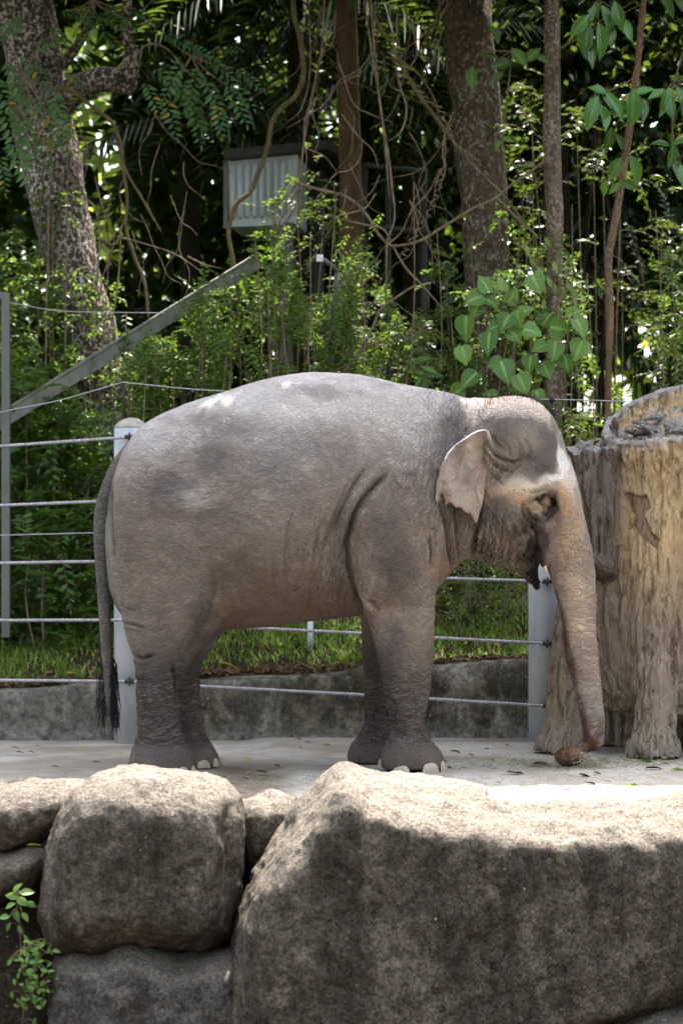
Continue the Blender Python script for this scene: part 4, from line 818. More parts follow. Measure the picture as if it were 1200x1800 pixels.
# ------------------------------------------------------------ hollow tree stump
def make_stump():
    g = Grid((1.12, .02, -.01), (2.95, 1.9, 2.5), .012)
    cd_ = 15.0; X = lambda px, d=cd_: WX(px, d); Z = lambda py, d=cd_: WZ(py, d)
    body = [(1262, 1085, 1330, .30, .98), (1240, 1068, 1345, .38, .98), (1180, 1052, 1352, .43, .98), (1100, 1055, 1350, .44, .98), (1000, 1072, 1345, .43, .98), (900, 1082, 1340, .43, .98), (830, 1068, 1350, .47, .98), (790, 1058, 1362, .52, .98), (640, 1040, 1380, .57, .98)]
    def zl(rows): return [[Z(r[0]) for r in rows], [X(r[1]) for r in rows], [X(r[2]) for r in rows], [r[4] for r in rows], [r[3] for r in rows]]
    main = g.zloft(*zl(body), p=2.1)
    plane = 1.83+.30*(g.X-1.62)+.34*(g.Y-.5)
    P3 = np.stack(np.broadcast_arrays(g.X, g.Y, np.zeros((1, 1, 1), np.float32)), -1)[:, :, 0]
    rn = fbm(P3, 9, 5, 3)[:, :, None]; rn2 = fbm(P3, 20, 8, 3)[:, :, None]; rn3 = np.abs(fbm(P3, 7, 28, 3))[:, :, None]
    loft = main; main = np.maximum(main, (g.Z-plane-.02*rn)*.8)
    bowl = np.maximum(loft+.07+.02*rn2, -(g.Z-(plane-.12+.10*rn3*2-.05+.05*rn2)))
    g.union(main, 0); g.cut(bowl, .015)
    lobe = [(1250, 1050, 1130, .14, .95), (1180, 1030, 1120, .2, .95), (1100, 1020, 1120, .22, .95), (1000, 1003, 1115, .23, .95), (900, 992, 1110, .23, .95), (820, 984, 1102, .23, .95), (770, 980, 1100, .23, .95)]
    lb = g.zloft(*zl(lobe), p=2.0); lt = Z(792)+.05*rn+.03*rn2; lb = np.maximum(lb, (g.Z-lt)*.8)
    g.union(lb, .02)
    for (a, b, ra, rb) in [((1022, 1060, .98), (1006, 1160, .93), .16, .135), ((1006, 1160, .93), (985, 1325, .9), .135, .15), ((1162, 880, .78), (1150, 1180, .60), .20, .145), ((1150, 1180, .60), (1150, 1325, .55), .125, .15), ((1290, 1100, .7), (1300, 1330, .62), .2, .15), ((1200, 1100, 1.3), (1210, 1340, 1.4), .2, .15)]:
        dd = lambda y: CAMD+y
        A = (WX(a[0], dd(a[2])), a[2], WZ(a[1], dd(a[2]))); B = (WX(b[0], dd(b[2])), b[2], max(.0, WZ(b[1], dd(b[2])))); g.union(g.capsule(A, B, ra, rb), .05)
    g.union(g.zloft([0, .25, .5, .8], [1.52, 1.55, 1.6, 1.62], [2.75, 2.7, 2.65, 2.65], [1.45, 1.42, 1.35, 1.3], [.26, .24, .24, .24]), .05)
    # flared feet
    for (px_, y_, r_) in ((982, .9, .17), (1150, .56, .165)):
        x_ = WX(px_, CAMD+y_); g.union(g.ell((x_, y_, .02), (r_, r_, .16)), .06)
    a = (WX(1068, 14.75), .72, Z(1000, 14.75)); g.union(g.capsule(a, (a[0]-.10, .70, a[2]-.02+.05), .05, .06), .02)
    g.F = np.maximum(g.F, -(g.Z-.004))
    V, Q = g.mesh(1); N = vnormals(V, Q); px, py = project(V)
    ang = np.stack([V[:, 0], V[:, 1], V[:, 2]*.10], -1)
    wob = V.copy(); ang[:, 0] += .03*fbm(wob, 3, 2, 3)
    ridg = 1-np.abs(vnoise(ang, 22, 5))*2; r2 = 1-np.abs(vnoise(ang*np.array([1, 1, 2.5]), 46, 6))*2
    sidew = 1-np.clip(N[:, 2], 0, 1)
    left = sstep(1105, 1080, px)*(py < 1020)
    r3 = np.clip(1-np.abs(vnoise(np.stack([V[:, 0]+.02*fbm(V, 9, 7, 2), V[:, 1], V[:, 2]*.22], -1), 30, 15))*3.2, 0, 1); D = sidew*(-(.024+.006*left)*np.clip(ridg, 0, 1)**1.5-.022*r3-.007*np.clip(r2, 0, 1)-.006*np.clip(fbm(V*np.array([1, 1, .4]), 24, 90, 3), -1, 1))+.03*fbm(V, 2.6, 40, 4)
    ring = (N[:, 2] < .6)
    sdp = poly_sd(px, py, [(1098, 866), (1112, 872), (1135, 872), (1138, 892), (1128, 905), (1142, 935), (1157, 948), (1152, 962), (1128, 945), (1108, 925), (1112, 905), (1104, 890)])
    front = (V[:, 1] < .9); inn = sstep(1.5, -1.5, sdp)*front
    D = D*(1-inn)-.034*inn
    sdq = poly_sd(px, py, [(1042, 985), (1062, 998), (1078, 1006), (1078, 1022), (1060, 1028), (1048, 1010)]); inq = sstep(1.5, -1.5, sdq)*front; D = D*(1-inq)+.02*inq
    V = V+N*D[:, None]
    c = np.tile(np.array([.30, .235, .175]), (len(V), 1)); nz = fbm(V, 4, 91, 4)
    def lay(m, col): nonlocal c; m = np.clip(m, 0, 1)[:, None]; c = c*(1-m)+np.array(col)*m
    lay(sstep(1150, 900, py+60*nz)*.9*sstep(1070, 1100, px), (.64, .45, .25)); lay(left, (.20, .16, .135)); lay(sstep(1095, 1070, px)*sstep(1000, 1080, py)*.5, (.25, .19, .14))  # golden upper wood carries painted sunlight
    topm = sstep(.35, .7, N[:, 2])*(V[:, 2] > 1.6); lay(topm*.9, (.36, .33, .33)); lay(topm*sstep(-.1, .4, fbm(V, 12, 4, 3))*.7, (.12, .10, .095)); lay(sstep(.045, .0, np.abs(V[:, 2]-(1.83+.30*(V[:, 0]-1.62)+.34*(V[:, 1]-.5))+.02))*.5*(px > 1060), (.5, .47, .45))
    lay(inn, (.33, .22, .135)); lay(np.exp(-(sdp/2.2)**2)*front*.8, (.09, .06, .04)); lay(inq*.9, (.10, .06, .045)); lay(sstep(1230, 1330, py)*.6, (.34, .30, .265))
    c = np.clip(c*1.3, 0, .75)
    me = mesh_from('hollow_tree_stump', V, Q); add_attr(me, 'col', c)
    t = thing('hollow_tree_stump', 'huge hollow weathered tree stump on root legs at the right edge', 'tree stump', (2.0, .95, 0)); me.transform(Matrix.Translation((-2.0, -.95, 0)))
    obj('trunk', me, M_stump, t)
    # broken chunks lying in the hollow, loose splinters of the same stump
    for k in range(48):
        a = random.uniform(0, 6.28); r = random.uniform(.05, .42); x = 2.05+r*math.cos(a); y = .95+r*math.sin(a)*.8; z = 1.83+.30*(x-1.62)+.34*(y-.5)-.10
        if r > .40: continue
        L = random.uniform(.08, .26); m = MB(); dv = np.array([math.cos(a+1), math.sin(a+1)*.6, random.uniform(-.1, .5)])*L
        m.tube([np.array([x, y, z])-dv*.5, np.array([x, y, z])+dv*.1+np.array([0, 0, .01]), np.array([x, y, z])+dv*.6], [random.uniform(.012, .03), random.uniform(.02, .035), .008], 6)
        mm = m.mesh('splinter', (2.0, .95, 0), False); add_attr(mm, 'col', np.tile(random.choice([(.36, .33, .33), (.22, .19, .18), (.45, .40, .37)]), (len(mm.vertices), 1))); obj('splinter', mm, M_stump, t)
    for k in range(9):
        x = WX(random.uniform(1000, 1062), 14.95); y = .95+random.uniform(-.12, .1); z = WZ(788, 14.95)+random.uniform(-.01, .03)
        m = MB(); m.tube([(x, y, z-.06), (x+random.uniform(-.02, .02), y, z), (x+random.uniform(-.03, .03), y, z+.03)], [.03, random.uniform(.02, .035), .01], 6)
        mm = m.mesh('splinter', (2.0, .95, 0), False); add_attr(mm, 'col', np.tile((.34, .30, .27), (len(mm.vertices), 1))); obj('splinter', mm, M_stump, t)
make_stump()

# ------------------------------------------------------------ leaf machinery
T2 = (np.array([(0, 0, 0), (.42, .5, .07), (1, 0, -.10), (.42, -.5, .07)]), [np.array([(0, 3, 2), (0, 2, 1)])])
def big_template(kind):
    us = np.linspace(0, 1, 7)
    if kind == 'heart': wd = np.array([.18, .46, .50, .44, .32, .16, 0.0])
    elif kind == 'lance': wd = np.array([.02, .28, .44, .50, .42, .22, 0.0])
    else: wd = np.array([.03, .34, .48, .5, .42, .24, 0.0])
    V = []; 
    for u, w in zip(us, wd):
        b = -.22*u*u
        V += [(u if u > 0 or kind != 'heart' else 0, 0, b), (u-(.06 if kind == 'heart' and u < .2 else 0), w, b+.24*w+.02*math.sin(u*9)), (u-(.06 if kind == 'heart' and u < .2 else 0), -w, b+.24*w-.02*math.sin(u*8))]
    V = np.array(V); F = []
    for i in range(6):
        a, b = i*3, i*3+3; F += [(a, a+2, b+2, b), (a, b, b+1, a+1)]
    return V, [np.array(F)]
def norm(a): return a/(np.linalg.norm(a, axis=-1, keepdims=True)+1e-9)
def leaf_cloud(P, D, U, L, Wd, tmpl=T2):
    P, D, U = np.asarray(P, float), norm(np.asarray(D, float)), np.asarray(U, float)
    n = len(P); L = np.broadcast_to(L, n); Wd = np.broadcast_to(Wd, n)
    U = norm(U-D*(U*D).sum(1, keepdims=True)); B = np.cross(U, D)
    tv, tf = tmpl; k = len(tv)
    V = P[:, None]+D[:, None]*(tv[None, :, 0:1]*L[:, None, None])+B[:, None]*(tv[None, :, 1:2]*Wd[:, None, None])+U[:, None]*(tv[None, :, 2:3]*L[:, None, None])
    F = [(f[None]+(np.arange(n)*k)[:, None, None]).reshape(-1, f.shape[1]) for f in tf]
    return V.reshape(-1, 3), F
def rdir(n, up=0.0, spread=1.0):
    v = RNG.normal(size=(n, 3))*spread; v[:, 2] += up; return norm(v)
def fronds(P, D, L, n, ll, lw, droop=.3, fwd=.5, up=None, taper=True, jit=.15):
    """compound leaves or leafy twigs: n leaflets either side of a drooping midrib"""
    P, D = np.asarray(P, float), norm(np.asarray(D, float)); m = len(P); L = np.broadcast_to(L, m)
    U = np.tile([0, 0, 1.0], (m, 1)) if up is None else np.asarray(up, float)
    U = norm(U-D*(U*D).sum(1, keepdims=True)); Sd = np.cross(D, U)
    t = (np.arange(n)+.6)/n; side = np.where(np.arange(n) % 2 == 0, 1.0, -1.0)
    pos = P[:, None]+D[:, None]*(L[:, None, None]*t[None, :, None])-np.array([0, 0, 1.0])*(droop*L[:, None, None]*(t**2)[None, :, None])
    ax = D[:, None]-np.array([0, 0, 1.0])*(2*droop*t)[None, :, None]
    dd = ax*fwd+Sd[:, None]*side[None, :, None]+RNG.normal(size=(m, n, 3))*jit
    uu = U[:, None]+RNG.normal(size=(m, n, 3))*jit*1.5
    sc = (np.sin(np.pi*np.clip(t*.8+.15, 0, 1))*.6+.4) if taper else np.ones(n)
    LL = (ll*sc[None]*RNG.uniform(.8, 1.15, (m, n))); dd[:, -1] = ax[:, -1]
    return pos.reshape(-1, 3), dd.reshape(-1, 3), np.broadcast_to(uu, dd.shape).reshape(-1, 3), LL.ravel(), (LL*lw/ll).ravel()
def frond_ribs(m, P, D, L, droop, r):
    for p, d, l in zip(P, norm(np.asarray(D, float)), np.broadcast_to(L, len(P))):
        pts = [np.asarray(p)+d*l*t-np.array([0, 0, droop*l*t*t]) for t in (0, .35, .7, 1)]; m.tube(pts, [r, r*.8, r*.6, r*.35], 4, False)

# ------------------------------------------------------------ grass bank, litter
def grass(n, x0, x1, y0, y1, name, label, hmin, hmax, mat, dens=lambda x, y: np.ones_like(x)):
    x = RNG.uniform(x0, x1, n); y = RNG.uniform(y0, y1, n); k = RNG.random(n) < dens(x, y); x, y = x[k], y[k]; n = len(x)
    z = terrain_z(x, y)-.01; h = RNG.uniform(hmin, hmax, n); a = RNG.uniform(0, 6.28, n)
    lean = RNG.uniform(.2, 1.1, n); D = np.stack([np.cos(a)*lean, np.sin(a)*lean, np.ones(n)], -1); U = np.stack([np.cos(a), np.sin(a), -.3*np.ones(n)], -1)
    tv = np.array([(0, .5, 0), (0, -.5, 0), (.55, .38, .10), (.55, -.38, .10), (1, 0, -.18)]); tf = [np.array([(0, 1, 3, 2)]), np.array([(2, 3, 4)])]
    V, F = leaf_cloud(np.stack([x, y, z], -1), D, -U, h, RNG.uniform(.006, .012, n), (tv, tf))
    return tag(obj(name, mesh_from(name, V, F), mat), label, 'grass', kind='stuff')
def dn(x, y):
    p = np.stack([x, y, 0*x], -1); return np.clip(.6+fbm(p, 3, 12, 3)*1.3, .05, 1)*np.clip((y-2.08)/.12, .15, 1)
grass(60000, -3.2, 3.0, 2.1, 4.2, 'grass', 'short bright green grass covering the bank behind the wall', .035, .10, L_grass, dn)
grass(2500, -3.0, 3.0, 2.3, 4.3, 'tall_grass', 'taller grass tufts on the bank', .12, .26, L_grass, lambda x, y: sstep(.15, .45, fbm(np.stack([x, y, 0*x], -1), 2.5, 62, 3)))
n = 5200; x = RNG.uniform(-3.2, 3.0, n); y = np.concatenate([2.07+np.abs(RNG.normal(size=n*3//4))*.13, RNG.uniform(2.2, 5.5, n-n*3//4)]); z = np.maximum(terrain_z(x, y), np.where(y < 2.2, .455+x*.055, -9))+RNG.uniform(.0, .03, n)
V, F = leaf_cloud(np.stack([x, y, z], -1), rdir(n, .0)*np.array([1, 1, .35]), rdir(n, 1.6), RNG.uniform(.03, .075, n), RNG.uniform(.015, .035, n))
tag(obj('leaf_litter', mesh_from('leaf_litter', V, F), L_litter), 'dry brown leaf litter along the foot of the grass bank', 'leaf litter', kind='stuff')

# ------------------------------------------------------------ trees
def trunk_tube(rows, y_extra=0, n=26, amp=.03, seed=1, sub=8, fl=10):
    P_, R_ = [], []
    for px, py, w, d in rows: P_.append(W(px, py, d)); R_.append(w/2/FPX*d)
    V, F = tube_geo(P_, R_, n, True, sub); cen = np.repeat(catmull(np.array(P_), sub), n, axis=0)
    nn = V-cen; nn /= np.linalg.norm(nn, axis=1, keepdims=True)+1e-9
    V = V+nn*(amp*fbm(V*np.array([1, 1, .5]), 6, seed, 4))[:, None]; return V, F
def shade_ok(P, b=None):
    """keeps crown leaves so that the sun falls on the front of the yard and the rocks, and the animal stands in their shade"""
    k = P[:, 2]/SD.z; gx, gy_ = P[:, 0]-k*SD.x, P[:, 1]-k*SD.y
    lim = np.where(gx < -.2, -1.95, np.where(gx < .3, -1.5, -.78))+.12*vnoise(np.stack([gx, gy_, 0*gx], -1), 1.5, 4)
    px = 600+P[:, 0]*FPX/(P[:, 1]+CAMD); py = HZ-(P[:, 2]-CAMZ)*FPX/(P[:, 1]+CAMD)
    sunny = (gy_ > 2.1) & (gy_ < 3.6) & (np.abs(gx) < 3.2) & (np.where(gy_ < 3.3, .9, 0)+vnoise(np.stack([gx, gy_, 0*gx], -1), 1.1, 14) > -.15)
    return (gy_ > lim) & (py < -15) & ~sunny
def crown(centers, n, root, zr=1.1, size=(.18, .30)):
    C = np.array(centers, float); i = RNG.integers(0, len(C), n); v = RNG.normal(size=(n, 3)); v = norm(v)*(RNG.random((n, 1))**.4); r = C[i, 3:4]
    P = C[i, :3]+v*r*np.array([1, 1, .5*zr]); P += .25*RNG.normal(size=(n, 3))
    P = P[shade_ok(P)]; n = len(P); V, F = leaf_cloud(P, rdir(n, -.2), rdir(n, 1.5), RNG.uniform(*size, n), RNG.uniform(.10, .16, n))
    base = np.array(_wloc(root)); o = obj('crown', mesh_from('crown', V-base, F), L_crown, root); o['kind'] = 'stuff'; return o
def tree(name, label, rows, mat, seed, amp=.03, group=None, crowns=None, ncrown=0, branches=()):
    b = W(*rows[-1][:2], rows[-1][3]); t = thing(name, label, 'tree', b, group); V, F = trunk_tube(rows, amp=amp, seed=seed)
    obj('trunk', mesh_from('trunk', V-np.array(_wloc(t)), F), mat, t)
    for br in branches:
        m = MB(); m.tube([W(a, c, d) for a, c, w, d in br], [w/2/FPX*d for a, c, w, d in br], 10, True, 5); V_ = m.v[0]; m.v[0] = V_+.006*fbm(V_, 20, seed, 3)[:, None]; m.build('branch', mat, t)
    if crowns: crown(crowns, ncrown, t)
    return t
left_tree = tree('leaning_tree', 'thick leaning tree trunk with whitish lichen at upper left', [(-60, -420, 110, 18.5), (5, -100, 112, 18.5), (42, 0, 104, 18.4), (62, 120, 100, 18.4), (88, 280, 100, 18.3), (118, 430, 92, 18.2), (160, 570, 84, 18.1), (185, 680, 92, 18.0), (196, 800, 110, 17.9), (200, 1000, 150, 17.8)], M_lichen, 3, .045,
    crowns=[(-4.5, 3.5, 7.2, 2.2), (-2.2, 2.0, 7.0, 2.2), (-3.0, 5.5, 8.0, 2.4), (-1.2, 3.8, 7.6, 2.0), (-5.5, 6.5, 8, 2.5)], ncrown=12500,
    branches=[[(95, 190, 60, 18.3), (130, 160, 50, 18.2), (175, 140, 46, 18.1), (215, 140, 42, 18.0), (232, 110, 30, 18.0), (222, 50, 20, 18.0), (228, -40, 16, 18.0), (240, -200, 14, 18)], [(200, 145, 34, 18.05), (225, 150, 30, 18.0), (238, 140, 16, 18.0)], [(110, 120, 16, 18.2), (150, 60, 12, 18.1), (165, 0, 12, 18.1)], [(95, 110, 14, 18.1), (120, 95, 10, 18.0), (145, 60, 8, 18.0), (175, 40, 6, 18)]])
tree('straight_tree', 'stout straight tree trunk with mottled brown bark right of centre', [(808, -420, 84, 18.8), (820, -60, 84, 18.8), (826, 60, 84, 18.7), (838, 220, 86, 18.7), (850, 360, 84, 18.6), (856, 470, 84, 18.6), (860, 650, 90, 18.5), (862, 1000, 110, 18.4)], M_bark2, 5, .035,
    crowns=[(.5, 2.6, 6.9, 2.2), (2.2, 3.0, 7.2, 2.2), (1.3, 5.2, 8.0, 2.5), (3.6, 5.5, 8.2, 2.5)], ncrown=14000)
tree('slender_tree', 'slender pale mottled tree trunk left of the red-brown sapling', [(966, -420, 24, 17.9), (968, -60, 26, 17.9), (970, 100, 28, 17.9), (969, 240, 30, 17.9), (974, 380, 29, 17.9), (974, 480, 27, 17.9), (972, 640, 30, 17.8), (970, 1000, 34, 17.8)], M_bark3, 7, .012,
    crowns=[(2.6, 1.6, 7.0, 1.7), (4.4, 3.0, 7.4, 2.2)], ncrown=6500)
sap = tree('red_brown_sapling', 'thin red-brown sapling stem with a bend near the right edge', [(1140, -260, 9, 17.4), (1133, -40, 10, 17.4), (1124, 60, 12, 17.4), (1117, 140, 12, 17.4), (1102, 250, 13, 17.4), (1090, 330, 13, 17.4), (1078, 400, 13, 17.4), (1069, 460, 13, 17.4), (1072, 560, 12, 17.4), (1068, 680, 11, 17.4), (1064, 1000, 14, 17.4)], M_redstem, 9, .006)
# more crowns further back: the closed forest roof that keeps the background dark
for k, (x, y, lab) in enumerate([(-3.4, 8.5, 'tall dark forest tree behind the left shrubs'), (.2, 9.2, 'tall dark forest tree behind the ribbed box'), (4.2, 9.0, 'tall dark forest tree behind the canes at right')]):
    d = CAMD+y; px = 600+x*FPX/d; t = tree('forest_tree', lab, [(px-20, -900, 50, d), (px-6, -100, 52, d), (px, 300, 56, d), (px+5, 700, 60, d), (px+4, 1060, 70, d)], M_bamboo, 20+k, .03, 'dark forest trees far behind', crowns=[(x, y, 9.0, 3.2), (x-2.2, y-2.0, 8.6, 2.6), (x+2.2, y-2.0, 8.6, 2.6), (x, y-3, 8.4, 2.6), (x+1, y+2.0, 9.5, 2.8)], ncrown=13000)

# ------------------------------------------------------------ hut box, beam, frames, pillar
BD = 19.2
t = thing('ribbed_box', 'pale ribbed metal box with a dark roof up among the vines', 'metal box', W(460, 400, BD))
a, b, c, d_ = W(400, 281, BD), W(523, 266, BD+.25), W(521, 394, BD+.25), W(403, 399, BD)
dep = np.array([.08, .6, 0]); m = MB(); m.hexa([d_, c, b, a, d_+dep, c+dep, b+dep, a+dep]); m.build('body', M_white, t, False)
for k in range(9):
    u = (k+.75)/9.6; p0 = a*(1-u)+b*u; p1 = d_*(1-u)+c*u; n_ = np.array([-.03, -.06, 0]); q0 = p0+(p1-p0)*.10; q1 = p0+(p1-p0)*.88
    m = MB(); m.tube([q0+n_*.1, q0*.97+q1*.03+n_*.4, q1*.97+q0*.03+n_*.4, q1+n_*.1], [.012, .021, .021, .012], 8); m.build('rib', M_white, t)
m = MB(); e = np.array([0, 0, .07]); a2, b2 = W(394, 281, BD-.1)+np.array([0, -.05, .005]), W(574, 264, BD+.3)+np.array([0, -.05, .005]); dd2 = np.array([.3, .9, .0]); m.hexa([a2, b2, b2+e, a2+e, a2+dd2, b2+dd2, b2+dd2+e, a2+dd2+e]); m.build('roof', M_darkmetal, t, False)
m = MB(); m.box(W(399, 342, BD)+np.array([-.01, -.005, 0]), (.035, .04, .55)); m.build('edge_trim', M_greymetal, t, False)
m = MB(); m.tube([W(507, 392, BD+.2), W(500, 700, BD+.2), W(500, 1050, BD+.2)], .05, 10); m.build('stilt', M_greymetal, t)
m = MB(); m.tube([W(560, 300, BD+.8), W(560, 1050, BD+.8)], .05, 10); m.build('stilt', M_darkmetal, t)

t = thing('sloping_beam', 'long grey mossy beam sloping up from the left edge', 'beam', W(0, 722, 18.2)); p0, p1 = W(-60, 757, 16.75), W(462, 476, 17.9)
v = p1-p0; L = np.linalg.norm(v); ang = math.atan2(v[2], v[0]); m = MB()
m.box((p0+p1)/2, (L, .06, .09), math.atan2(v[1], v[0]), -ang); m.build('beam_web', M_beam, t, False); m = MB(); off = np.array([-math.sin(ang), 0, math.cos(ang)])*.05; m.box((p0+p1)/2+off+np.array([0, -.03, 0]), (L, .05, .014), math.atan2(v[1], v[0]), -ang); m.build('flange', M_beam, t, False)
t = thing('metal_gate_frame', 'grey metal frame standing upright at the left edge', 'metal frame', W(10, 1100, 16.65))
m = MB(); m.box((WX(11, 16.65), 2.65, (WZ(515, 16.65)+WZ(1120, 16.65))/2), (.055, .055, WZ(515, 16.65)-WZ(1120, 16.65))); m.build('upright', M_greymetal, t, False)
m = MB(); m.box((WX(-60, 16.65), 2.65, WZ(520, 16.65)), (.58, .05, .05)); m.build('top_bar', M_greymetal, t, False)
m = MB(); m.tube([W(18, 532, 16.65), W(100, 546, 16.65), W(190, 549, 16.65), W(290, 550, 16.65)], .004, 4, False, 3); tag(m.build('slack_wire', M_cable), 'thin slack wire running right from the grey frame', 'wire')
t = thing('brown_post', 'smooth brown upright post behind the tangled twigs', 'post', W(614, 420, 18.9)); m = MB(); m.tube([W(606, -400, 18.9), W(608, 0, 18.9), W(611, 120, 18.9), W(614, 250, 18.9), W(616, 420, 18.9), W(618, 700, 18.9), W(618, 1060, 18.9)], [.082, .084, .088, .088, .092, .1, .11], 14, True, 8); m.v[0] += .010*fbm(m.v[0]*np.array([1, 1, .3]), 8, 3, 3)[:, None]; m.build('shaft', M_pillar, t); m = MB(); m.box((WX(612, 18.9), 4.9, .9), (.24, .24, .3), .3); m.build('footing', M_cap, t, False)
t = thing('platform_frame', 'dark grey pipe frame behind the coiled tendril', 'metal frame', W(700, 600, 19.5))
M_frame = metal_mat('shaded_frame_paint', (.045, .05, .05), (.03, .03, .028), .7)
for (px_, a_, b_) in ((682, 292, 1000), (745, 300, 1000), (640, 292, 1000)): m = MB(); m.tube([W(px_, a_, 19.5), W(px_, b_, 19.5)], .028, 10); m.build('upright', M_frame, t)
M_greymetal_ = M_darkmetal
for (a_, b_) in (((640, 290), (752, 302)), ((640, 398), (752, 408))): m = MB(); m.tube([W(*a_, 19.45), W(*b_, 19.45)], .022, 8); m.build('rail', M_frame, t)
t = thing('bent_pole', 'slim grey pole with a short arm ending in a white tip', 'pole', W(584, 640, 17.6)); m = MB(); m.tube([W(583, 1050, 17.6), W(584, 620, 17.6), W(588, 540, 17.6), W(592, 480, 17.6)], .020, 10); m.build('pole', M_greymetal, t)
m = MB(); m.tube([W(594, 478, 17.6), W(580, 464, 17.55), W(566, 456, 17.5)], .017, 8); m.build('arm', M_greymetal, t); m = MB(); m.box(W(562, 454, 17.48), (.05, .05, .05)); m.build('tip', simple_mat('white_tip', (.75, .72, .75)), t, False)

# ------------------------------------------------------------ vines
def vine(label, pts, r, mat, d=17.6, jit=.004, name='vine', extra=(), group=None, sides=7):
    P_ = [W(p[0], p[1], p[2] if len(p) > 2 else d) for p in pts]; m = MB(); rr = np.linspace(r, r*.7, len(P_)); m.tube(P_, rr, sides, True, 7); m.v[0] = m.v[0]+jit*fbm(m.v[0], 25, 3, 3)[:, None]
    for ex, er in extra: m.tube([W(p[0], p[1], p[2] if len(p) > 2 else d) for p in ex], [er]*(len(ex)-1)+[er*.4], 6, True, 6)
    return tag(m.build(name, mat), label, 'vine', group)
vine('thick olive vine hanging in curves across the ribbed box', [(515, -60), (516, 20), (528, 70), (533, 130), (520, 168), (495, 190), (478, 215), (472, 250), (462, 285), (452, 310), (440, 338), (418, 356), (406, 385), (402, 415), (408, 450), (416, 490), (420, 545), (418, 640)], .022, M_vine, 17.9)
vine('long brown liana slanting down right past the stout trunk', [(640, -60), (655, 20), (690, 85), (725, 150), (760, 200), (790, 240), (820, 280), (855, 315), (885, 345), (910, 378), (945, 420)], .016, M_vine, 17.7, extra=[([(700, 105), (735, 130), (765, 180), (775, 240)], .007)])
vine('pale twig arching under the brown post into the leaves', [(520, 322), (560, 333), (612, 348), (642, 375), (668, 415), (690, 432), (735, 424), (780, 398), (828, 368), (870, 348), (905, 320), (965, 278)], .013, M_twig, 17.5, extra=[([(690, 432), (712, 470), (740, 500), (780, 545)], .009), ([(600, 385), (640, 395), (672, 402), (688, 425)], .01), ([(870, 345), (890, 365), (915, 390), (945, 418)], .008)])
vine('pair of thin pale twigs hanging beside the brown post', [(650, -30), (655, 60), (662, 130), (672, 210), (683, 280), (690, 340), (693, 385), (680, 430), (678, 520)], .009, M_twig, 17.4, extra=[([(636, -30), (650, 70), (664, 160), (676, 250), (684, 350)], .008), ([(690, 60), (700, 140), (714, 190), (705, 230), (680, 250)], .007), ([(600, 200), (630, 240), (655, 265), (665, 295)], .006), ([(596, 110), (620, 180), (650, 200), (690, 215)], .005)])
m = MB(); tt = np.linspace(0, 1, 260); c0 = catmull(np.array([W(688, 85, 17.5), W(700, 120, 17.5), W(730, 150, 17.5), (W(750, 175, 17.5)), W(776, 195, 17.5), W(783, 240, 17.5), W(778, 300, 17.5), W(766, 345, 17.5), W(748, 385, 17.5), W(722, 425, 17.5), W(708, 450, 17.5)]), 26)
k = np.linspace(0, len(c0)-1, 300).astype(int); c1 = c0[k]; ph = np.linspace(0, 2*np.pi*24, 300); c1 = c1+np.stack([.021*np.cos(ph), .021*np.sin(ph), .006*np.sin(ph)], -1); m.tube(c1, .0048, 5, False); tag(m.build('coiled_tendril', M_twig), 'tightly coiled corkscrew tendril left of the stout trunk', 'vine')
vine('brown woody vine curving down from the leaning trunk', [(128, 160), (165, 190), (196, 214), (212, 250), (218, 300), (224, 350), (222, 400), (236, 450), (254, 495), (262, 560)], .016, M_vine, 17.8, extra=[([(205, 245), (222, 300), (245, 340), (268, 380), (284, 408)], .011), ([(100, 150), (125, 160), (150, 168)], .02)])
vine('thin roots dangling beside the leaning trunk', [(120, 300), (150, 345), (170, 372), (176, 420), (172, 480), (170, 520)], .009, M_twig, 17.7, extra=[([(175, 418), (200, 430), (212, 410), (225, 360)], .006), ([(190, 600), (205, 520), (212, 440), (210, 400)], .007), ([(205, 415), (260, 430), (310, 448), (355, 478)], .006), ([(330, 450), (360, 465), (390, 472)], .005), ([(176, 425), (190, 455), (186, 480)], .005)])
vine('curved brown stem of the pinnate branch', [(236, 122), (242, 95), (262, 78), (288, 82), (308, 100), (322, 118), (340, 135)], .009, M_twig, 17.5)
vine('cluster of dangling twigs left of the brown post', [(570, -20), (566, 80), (552, 150), (540, 210), (532, 270), (526, 330), (500, 370), (484, 420), (478, 480)], .009, M_twig, 17.6, extra=[([(590, 20), (560, 120), (548, 190), (560, 240), (548, 280)], .005), ([(542, 0), (545, 120), (530, 190), (505, 215)], .005), ([(522, 320), (506, 345), (488, 360), (482, 395)], .008), ([(536, 260), (570, 275), (590, 300)], .005), ([(560, 20), (572, 60), (592, 90)], .005), ([(530, 300), (520, 360), (500, 395), (480, 440)], .008)])
vine('forked pale stems rising out of the middle bushes', [(600, 660), (630, 620), (655, 575), (668, 545), (700, 520), (732, 500)], .011, M_twig, 17.3, extra=[([(610, 640), (650, 608), (680, 602), (715, 598), (750, 570)], .007), ([(560, 660), (612, 640), (650, 600)], .007)])
t = thing('tangled_creeper', 'tangle of bare thin creeper twigs around the brown post and pipe frame', 'creeper', W(640, 300, 17.6))
for k in range(34):
    x0, y0_ = random.uniform(520, 800), random.uniform(-20, 380); pts = []; a = random.uniform(.6, 2.5); d = random.uniform(17.3, 18.4); L = random.uniform(60, 200)
    for q in range(6): pts.append(W(x0, y0_, d)); x0 += math.cos(a)*L/5; y0_ += abs(math.sin(a))*L/5+6; a += random.uniform(-.8, .8)
    m = MB(); m.tube(pts, np.linspace(random.uniform(.004, .008), .002, 6), 5, False, 5); m.build('twig', M_twig, t)
t = thing('tangled_creeper', 'tangle of bare roots and twigs hanging beside the leaning trunk', 'creeper', W(200, 400, 17.6))
